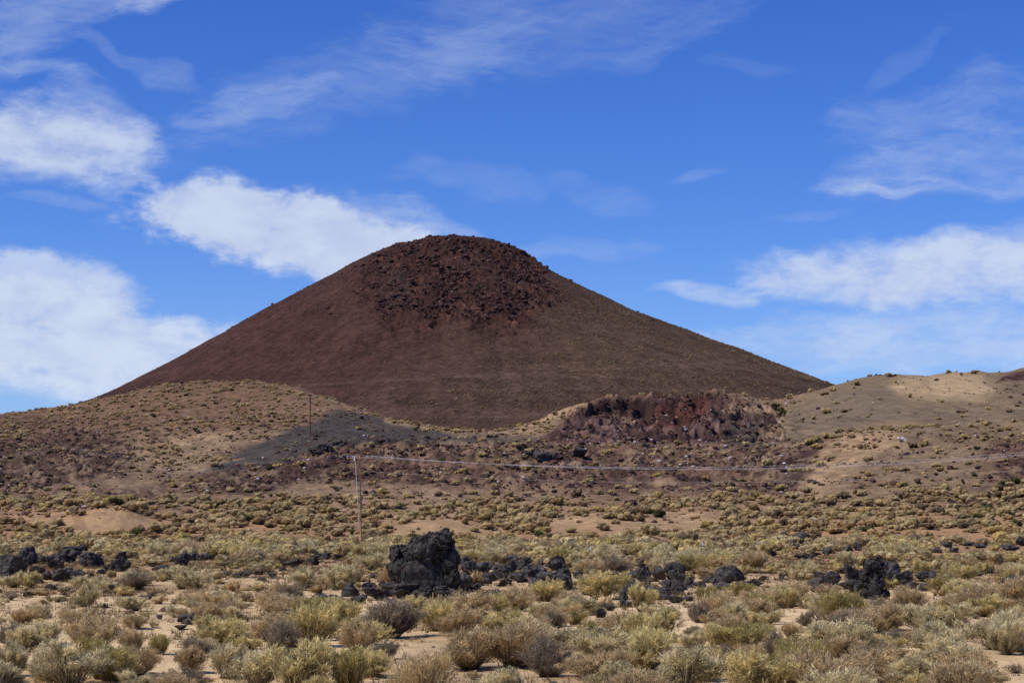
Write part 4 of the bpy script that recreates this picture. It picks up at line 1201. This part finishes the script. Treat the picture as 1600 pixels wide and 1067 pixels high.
# named shrubs on the hills: skyline of the right hill, foot of the quarry
for (cx, by, w, h, lk) in [(1215, 642, 22, 14, 'V'), (1222, 650, 14, 12, 'V'), (1290, 617, 14, 7, 'Y'), (1299, 612, 14, 8, 'Y'), (1340, 602, 14, 8, 'G'), (1389, 589, 13, 8, 'T'), (1398, 598, 9, 6, 'Y'), (1440, 586, 13, 7, 'Y'), (1468, 583, 8, 5, 'T'),
                            (1482, 583, 9, 6, 'T'), (1523, 584, 16, 7, 'T'), (1501, 586, 8, 5, 'T'), (1291, 645, 18, 9, 'Y'), (1273, 655, 11, 8, 'Y'), (1265, 695, 20, 11, 'Y'), (1280, 692, 22, 14, 'Y'), (1292, 684, 16, 10, 'Y'), (1277, 700, 16, 9, 'Y'), (1310, 676, 12, 8, 'Y'),
                            (1442, 697, 18, 13, 'Y'), (1355, 720, 20, 11, 'G'), (1468, 704, 16, 12, 'G'), (1510, 686, 16, 10, 'G'), (1545, 640, 10, 6, 'Y'), (1505, 645, 9, 6, 'G'), (1575, 758, 14, 10, 'V'), (1503, 757, 8, 10, 'V'), (1520, 745, 10, 8, 'V'), (1420, 768, 14, 9, 'V'), (1380, 790, 20, 12, 'Y'),
                            (1200, 730, 26, 15, 'G'), (1140, 762, 16, 13, 'V'), (902, 776, 20, 16, 'D'), (875, 784, 14, 11, 'V'), (958, 773, 16, 11, 'G'), (764, 750, 14, 9, 'Y'), (762, 708, 14, 8, 'Y'), (600, 772, 18, 12, 'Y'), (470, 728, 18, 9, 'Y'), (605, 832, 18, 12, 'V'), (1220, 766, 20, 12, 'Y')]:
    X, Y, Z = ground_at(cx, by)
    s = Y / F
    bushes.append((X, Y, Z, w * s, h * s * 1.1, lk))
bx = np.array([b[0] for b in bushes]); by_ = np.array([b[1] for b in bushes])
bz = height(bx, by_)
bw = np.array([b[3] for b in bushes]); bh = np.array([b[4] for b in bushes]); bl_ = [b[5] for b in bushes]
pxs, pys = project(bx, by_, bz)
app = bw * bh / by_ ** 2
inframe = (pxs > -15) & (pxs < 1615) & (pys - bh / by_ * F < 1060)
order = np.argsort(-np.where(inframe, app, -1))
big = set(order[:296].tolist())
print("shrubs", len(bushes), "nearest individual d max", max(by_[list(big)]))

# near prototypes: three of each look
PROTO = {}
for lk in LOOKS:
    PROTO[lk] = []
    for k in range(4):
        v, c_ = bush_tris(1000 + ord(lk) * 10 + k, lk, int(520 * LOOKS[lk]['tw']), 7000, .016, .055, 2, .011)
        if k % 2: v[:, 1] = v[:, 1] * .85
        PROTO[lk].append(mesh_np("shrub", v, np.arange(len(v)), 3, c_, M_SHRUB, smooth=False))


def zone_of(px, py):
    if py > 1045: row = "at the very bottom edge"
    elif py > 1000: row = "in the near foreground"
    elif py > 955: row = "in the mid foreground"
    elif py > 915: row = "level with the black boulders"
    else: row = "behind the black boulders"
    if px < 200: side = "at far left"
    elif px < 480: side = "left of the crag slabs"
    elif px < 610: side = "below the broken slabs"
    elif px < 730: side = "below the tall crag"
    elif px < 900: side = "below the boulder wall"
    elif px < 1090: side = "below the central boulders"
    elif px < 1270: side = "between the right boulder groups"
    elif px < 1460: side = "below the upright slab"
    else: side = "at far right"
    if row.startswith("behind"): side = side.replace("below", "over")
    return row, side


groups = {}
for i in sorted(big):
    key = (bl_[i],) + zone_of(pxs[i], pys[i])
    groups.setdefault(key, []).append(i)
for (lk, row, side), lst in groups.items():
    lst.sort(key=lambda i: pxs[i])
    for k, i in enumerate(lst):
        base = "%s %s %s %s" % (LOOKS[lk]['name'], 'grass clump' if lk == 'S' else 'shrub', row, side)
        if len(lst) > 1:
            base += ", " + ORD[k]
            if len(base.split()) <= 13: base += " from left"
        me = PROTO[lk][(i * 7) % 4]
        o = add("grass_clump" if lk == 'S' else "shrub", me, None, (bx[i], by_[i], bz[i] - .02), (random.uniform(-.08, .08), random.uniform(-.08, .08), random.uniform(0, 6.28)), (bw[i] * .98, bw[i] * .98, bh[i] * 1.18))
        tag(o, base, "grass" if lk == 'S' else "shrub", "straw grass clumps of the foreground" if lk == 'S' else LOOKS[lk]['name'] + " shrubs of the foreground")

# all the others: one object
LOD = {}
def lod(dist):
    return 0 if dist < 80 else 1 if dist < 140 else 2 if dist < 230 else 3 if dist < 330 else 4
SPEC = [(110, 1900, .020, .060, 2, .012, 0.0, True), (44, 800, .030, .075, 1, .016, .7, False), (16, 330, .042, .085, 1, .02, .82, False), (4, 149, .05, .10, 1, .025, .88, False), (0, 90, .07, .12, 1, .03, .9, False)]
for lk in LOOKS:
    for k, sp_ in enumerate(SPEC):
        LOD[(lk, k)] = [bush_tris(5000 + ord(lk) * 31 + k * 7 + j, lk, int(sp_[0] * LOOKS[lk]['tw']), sp_[1], *sp_[2:]) for j in range(6)]
vs, cs_ = [], []
for i in range(len(bushes)):
    if i in big: continue
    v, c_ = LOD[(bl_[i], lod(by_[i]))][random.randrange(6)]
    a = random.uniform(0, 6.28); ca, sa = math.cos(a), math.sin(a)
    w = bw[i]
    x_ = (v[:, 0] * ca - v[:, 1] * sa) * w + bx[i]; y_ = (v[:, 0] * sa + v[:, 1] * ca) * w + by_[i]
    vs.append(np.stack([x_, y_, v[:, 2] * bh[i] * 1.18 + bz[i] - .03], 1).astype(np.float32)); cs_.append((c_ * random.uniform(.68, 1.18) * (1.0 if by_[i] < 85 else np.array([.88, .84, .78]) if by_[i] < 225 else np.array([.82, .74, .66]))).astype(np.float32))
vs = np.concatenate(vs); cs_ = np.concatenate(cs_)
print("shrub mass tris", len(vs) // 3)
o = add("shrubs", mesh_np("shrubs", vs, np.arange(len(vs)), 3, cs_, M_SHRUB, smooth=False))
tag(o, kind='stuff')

# shrubs dotted over the cone
n = 42000
th = rng.uniform(-1.72, 1.72, n); rr = np.sqrt(rng.uniform(30 ** 2, 430 ** 2, n))
xx = CX + np.sin(th) * rr; yy = CD - np.cos(th) * rr; zz = cone_height(xx, yy); px, py = project(xx, yy, zz)
dn = .03 + .34 * sstep(650, 950, px + (py - 500) * .9) + .22 * sstep(560, 680, py)
dn *= (.4 + .9 * sstep(.4, .6, fbm(xx, yy, 40., 3, 441))) * (1 - .9 * cone_cap(xx, yy, zz))
keep = rng.uniform(0, 1, n) < dn
xx, yy, zz = xx[keep], yy[keep], zz[keep]
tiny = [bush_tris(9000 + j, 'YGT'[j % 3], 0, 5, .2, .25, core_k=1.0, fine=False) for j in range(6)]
vs, cs_ = [], []
for i in range(len(xx)):
    v, c_ = tiny[random.randrange(6)]; w = random.uniform(.4, 1.3)
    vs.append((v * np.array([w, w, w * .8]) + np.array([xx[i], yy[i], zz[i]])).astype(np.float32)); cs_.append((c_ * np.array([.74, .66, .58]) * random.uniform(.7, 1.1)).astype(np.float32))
vs = np.concatenate(vs); cs_ = np.concatenate(cs_)
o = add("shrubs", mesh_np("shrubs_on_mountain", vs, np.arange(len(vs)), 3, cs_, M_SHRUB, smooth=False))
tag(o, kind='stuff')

# dry grass and twigs between the shrubs
n = 50000
d = np.sqrt(rng.uniform(36 ** 2, 170 ** 2, n)) ; xx = rng.uniform(-1, 1, n) * (.30 * d + 14)
cl_ = fbm(xx, d, 4., 3, 451); keep = rng.uniform(0, 1, n) < .12 + .88 * sstep(.42, .6, cl_)
xx, d = xx[keep], d[keep]; zz = height(xx, d); n = len(xx); px, py = project(xx, d, zz)
bare = np.zeros(n)
for b in BARE: bare = np.maximum(bare, poly_mask(px, py, b, 4))
keep = rng.uniform(0, 1, n) > bare * .88
xx, d, zz = xx[keep], d[keep], zz[keep]; n = len(xx)
nb = 12
base = np.repeat(np.stack([xx, d, zz - .01], 1), nb, 0); m_ = len(base)
base[:, :2] += rng.normal(0, .07, (m_, 2))
tipv = base + np.stack([rng.normal(0, .07, m_), rng.normal(0, .07, m_), rng.uniform(.02, .24, m_) ** 1.0], 1) * np.repeat(rng.uniform(.4, 1.5, n), nb)[:, None]
side = rng.normal(size=(m_, 3)); side[:, 2] = 0; side /= np.linalg.norm(side, axis=1)[:, None]
wd = (.006 + np.repeat(d, nb) * .00012)[:, None]
tri = np.stack([base - side * wd, base + side * wd, tipv], 1).reshape(-1, 3)
pal = np.array([lin(150, 122, 86), lin(112, 94, 74), lin(186, 160, 112), lin(132, 124, 78), lin(86, 72, 60)])
gc = np.repeat(np.repeat(pal[rng.integers(0, 5, n)], nb, 0) * rng.uniform(.7, 1.15, (m_, 1)), 3, 0)
o = add("dry_grass", mesh_np("dry_grass", tri, np.arange(len(tri)), 3, gc, M_SHRUB, smooth=False))
tag(o, kind='stuff')

# ------------------------------------------------------------------ poles, wires, fence posts
def plain_mat(name, col, rough=.7, metal=0.0, streak=None):
    m, N, b = new_mat(name, rough, .3)
    b.inputs['Metallic'].default_value = metal
    pos = N.n('ShaderNodeTexCoord').outputs['Object']
    v = N.vm('MULTIPLY', pos, (8, 8, .6)) if streak else pos
    n = N.noise(v, 3.0, 5, .6)
    f = N.m('MULTIPLY_ADD', n, .8, .6)
    N.link(N.vm('MULTIPLY', (*col,), N.comb(f, f, f)), b.inputs['Base Color'])
    return m


M_WOOD = plain_mat("weathered_wood", (.50, .29, .14), .85, 0, True)
M_WOOD_DK = plain_mat("dark_wood", (.17, .085, .05), .85, 0, True)
M_PIPE = plain_mat("pale_conduit", (.55, .50, .42), .5)
M_PORC = plain_mat("porcelain", (.75, .77, .80), .3)
M_STEEL = plain_mat("steel", (.25, .25, .25), .5, .5)
M_WIRE = plain_mat("aluminium_wire", (.72, .72, .72), .45, .2)
M_POST = plain_mat("fence_steel", (.20, .17, .14), .7)
M_CAP = plain_mat("white_paint", (.8, .8, .78), .6)


def tube_bm(bm, pts, rads, n=10, cap=True):
    rings = []
    for i, p in enumerate(pts):
        p = Vector(p)
        a = Vector(pts[min(i + 1, len(pts) - 1)]) - Vector(pts[max(i - 1, 0)])
        a.normalize()
        ref = Vector((0, 0, 1)) if abs(a.z) < .9 else Vector((1, 0, 0))
        s1 = a.cross(ref).normalized(); s2 = a.cross(s1)
        rings.append([bm.verts.new(p + (s1 * math.cos(2 * math.pi * k / n) + s2 * math.sin(2 * math.pi * k / n)) * rads[i]) for k in range(n)])
    for r1, r2 in zip(rings, rings[1:]):
        for k in range(n): bm.faces.new((r1[k], r1[(k + 1) % n], r2[(k + 1) % n], r2[k]))
    if cap: bm.faces.new(rings[0]); bm.faces.new(rings[-1][::-1])


def box_bm(bm, c, s, rot=None):
    M = Matrix.Translation(c) @ (rot.to_4x4() if rot else Matrix.Identity(4)) @ Matrix.Diagonal((*s, 1))
    bmesh.ops.create_cube(bm, size=1, matrix=M)


def finish(name, bm, mat, parent=None, loc=None, bevel=0):
    if bevel: bmesh.ops.bevel(bm, geom=bm.edges[:], offset=bevel, segments=1, affect='EDGES')
    bmesh.ops.recalc_face_normals(bm, faces=bm.faces)
    me = bpy.data.meshes.new(name); bm.to_mesh(me); bm.free(); me.materials.append(mat)
    return add(name, me, parent, loc)


def insulator_bm(p, s=1.0):
    bm = bmesh.new()
    prof_ = [(0, .02), (.05, .02), (.06, .06), (.09, .07), (.10, .035), (.14, .08), (.16, .08), (.17, .035), (.21, .06), (.24, .03)]
    tube_bm(bm, [(p[0], p[1], p[2] + a * s) for a, _ in prof_], [b_ * s for _, b_ in prof_], 10)
    return bm


def pole(loc, H, label, arm=3.0, riser=False, detail=True, wood=M_WOOD, yaw=0.0, r0=.17, r1=.11):
    e = bpy.data.objects.new("utility_pole", None); COL.objects.link(e)
    e.location = loc; e.rotation_euler = (0, 0, yaw)
    tag(e, label, "utility pole")
    bm = bmesh.new(); tube_bm(bm, [(0, 0, -.3), (0, 0, H * .5), (.0, 0, H)], [r0, (r0 + r1) / 2, r1], 14); finish("pole", bm, wood, e)
    bm = bmesh.new(); box_bm(bm, (0, -r1 - .06, H - .28), (arm, .11, .14)); finish("crossarm", bm, wood if not riser else M_WOOD, e, None, .01)
    tips_ = []
    for sx_ in (-.47, -.27, .27, .47):
        p = (arm * sx_, -r1 - .06, H - .21); finish("insulator", insulator_bm(p), M_PORC, e); tips_.append(Vector(p) + Vector((0, 0, .22)))
    for s_ in (-1, 1):
        bm = bmesh.new(); tube_bm(bm, [(s_ * arm * .24, -r1 - .13, H - .33), (0, -r1 - .03, H - 1.0)], [.022, .022], 6); finish("brace", bm, M_STEEL, e)
    if riser:
        bm = bmesh.new(); tube_bm(bm, [(-.52, -.12, H - .35), (-.46, -.16, H - 1.6), (-.27, -.20, H * .45), (-.22, -.21, 1.9)], [.05] * 4, 10); finish("conduit", bm, M_PIPE, e)
        bm = bmesh.new()
        for hz in (H * .72, H * .5, H * .3): box_bm(bm, (-.15, -.12, hz), (.34, .05, .06))
        finish("bracket", bm, M_STEEL, e)
        bm = bmesh.new(); tube_bm(bm, [(-.62, -.30, H - .62), (-.62, -.30, H - .55), (-.62, -.30, H - .12), (-.62, -.30, H - .06)], [.05, .09, .09, .04], 10); finish("fuse_cutout", bm, M_PORC, e)
    bpy.context.view_layer.update()
    return e, [Matrix.Translation(loc) @ Euler((0, 0, yaw)).to_matrix().to_4x4() @ t for t in tips_]


PX_, PY_, PZ_ = ground_at(564, 852)
H1 = 139 * PY_ / F
p1, t1 = pole((PX_, PY_, PZ_), H1, "tall utility pole with crossarm and pale conduit standing on the plain", 3.1, True, True, M_WOOD, math.radians(8), .125, .09)
p1.rotation_euler[1] = math.radians(-1.2)
t1 = [p_ + Vector((-.20, 0, 0)) for p_ in t1]
X, Y, Z = ground_at(484, 683)
p2, t2 = pole((X, Y, Z), 62 * Y / F, "bare brown utility pole on the grey cinder slope left of centre", 2.2, False, True, M_WOOD_DK, math.radians(20), .20, .14)
X, Y, Z = ground_at(770, 676.5)
X *= 545 / Y; Y = 545.0; Z = float(height(np.array([X]), np.array([Y]))[0])
p3, t3 = pole((X, Y, Z), px_to_z(651, 545.) - Z, "thin rust brown utility pole behind the saddle at the mountain foot", 2.6, False, True, M_WOOD_DK, math.radians(5), .18, .13)
X, Y, Z = ground_at(121, 752)
p4, t4 = pole((X, Y, Z), 50 * Y / F, "faint slender utility pole against the dark red slope at far left", 2.4, False, True, M_WOOD_DK, math.radians(10), .10, .07)


def wire(a, b, sag, label, r=.016, n=64):
    a, b = Vector(a), Vector(b)
    pts = []
    for i in range(n + 1):
        t = i / n; p = a.lerp(b, t); p.z -= sag * 4 * t * (1 - t); pts.append(p - a)
    bm = bmesh.new(); tube_bm(bm, pts, [r] * (n + 1), 6)
    o = finish("power_line", bm, M_WIRE, None, a)
    tag(o, label, "power line", "power lines on the utility poles")


ex = float(px_to_u(1790, 700)) * 215.0; ez = float(px_to_z(691, 215.))
names = ["rearmost", "second", "third", "nearest"]
for k, (tp, dy_, dz_) in enumerate(zip(t1, (1.4, .5, -.6, -1.5), (.15, .1, .0, -.05))):
    if k == 1: continue
    wire(tp, (ex + (k - 1.5) * .3, 215 + dy_, ez + dz_), 2.05 + (.06 * k), "%s taut pale wire running right from the tall pole top" % {0: "upper", 2: "middle", 3: "lower"}[k], .011)
wire((PX_ + .1, PY_, PZ_ + H1 - 1.75), (ex, 215, ez - 1.95), 1.9, "thin lower cable sagging right from below the crossarm of the tall pole", .007)
for k, (a, b) in enumerate(zip(t1, t4)):
    if k in (1, 2): continue
    wire(a, b, 1.5, "%s faint wire running left from the tall pole" % ("upper" if k == 0 else "lower"), .003)

posts = [(367, 882, 19, "left of the tall pole"), (457, 863, 7, "second left of the tall pole"), (553, 861, 8, "beside the foot of the tall pole"), (743, 861, 8, "right of the crag head"), (839, 868, 12, "above the boulder wall"), (923, 874, 20, "left of the central boulders"),
         (1098, 869, 22, "left of the tan spoil heap's end"), (1184, 863, 17, "with a short rail behind the low rocks"), (1278, 848, 8, "beside the distant black boulder"), (1404, 843, 9, "behind the upright slab"), (1516, 843, 8, "second from right"), (1588, 841, 7, "at the far right edge")]
for (cx, by, h, where) in posts:
    X, Y, Z = ground_at(cx, by)
    e = bpy.data.objects.new("fence_post", None); COL.objects.link(e); e.location = (X, Y, Z)
    hh = max(h * Y / F, .5)
    tag(e, "thin steel fence post with white top, " + where, "fence post", "white-topped fence posts along the plain")
    bm = bmesh.new(); box_bm(bm, (0, 0, hh * .36), (.07, .02, hh * .80)); box_bm(bm, (0, .03, hh * .36), (.02, .038, hh * .80)); finish("post", bm, M_POST, e)
    bm = bmesh.new(); box_bm(bm, (0, 0, hh * .88), (.11, .05, hh * .235)); finish("cap", bm, M_CAP, e, None, .008)
    if cx == 1184:
        bm = bmesh.new(); box_bm(bm, (.55, 0.06, hh * .93), (1.0, .04, .05)); finish("rail", bm, M_CAP, e)
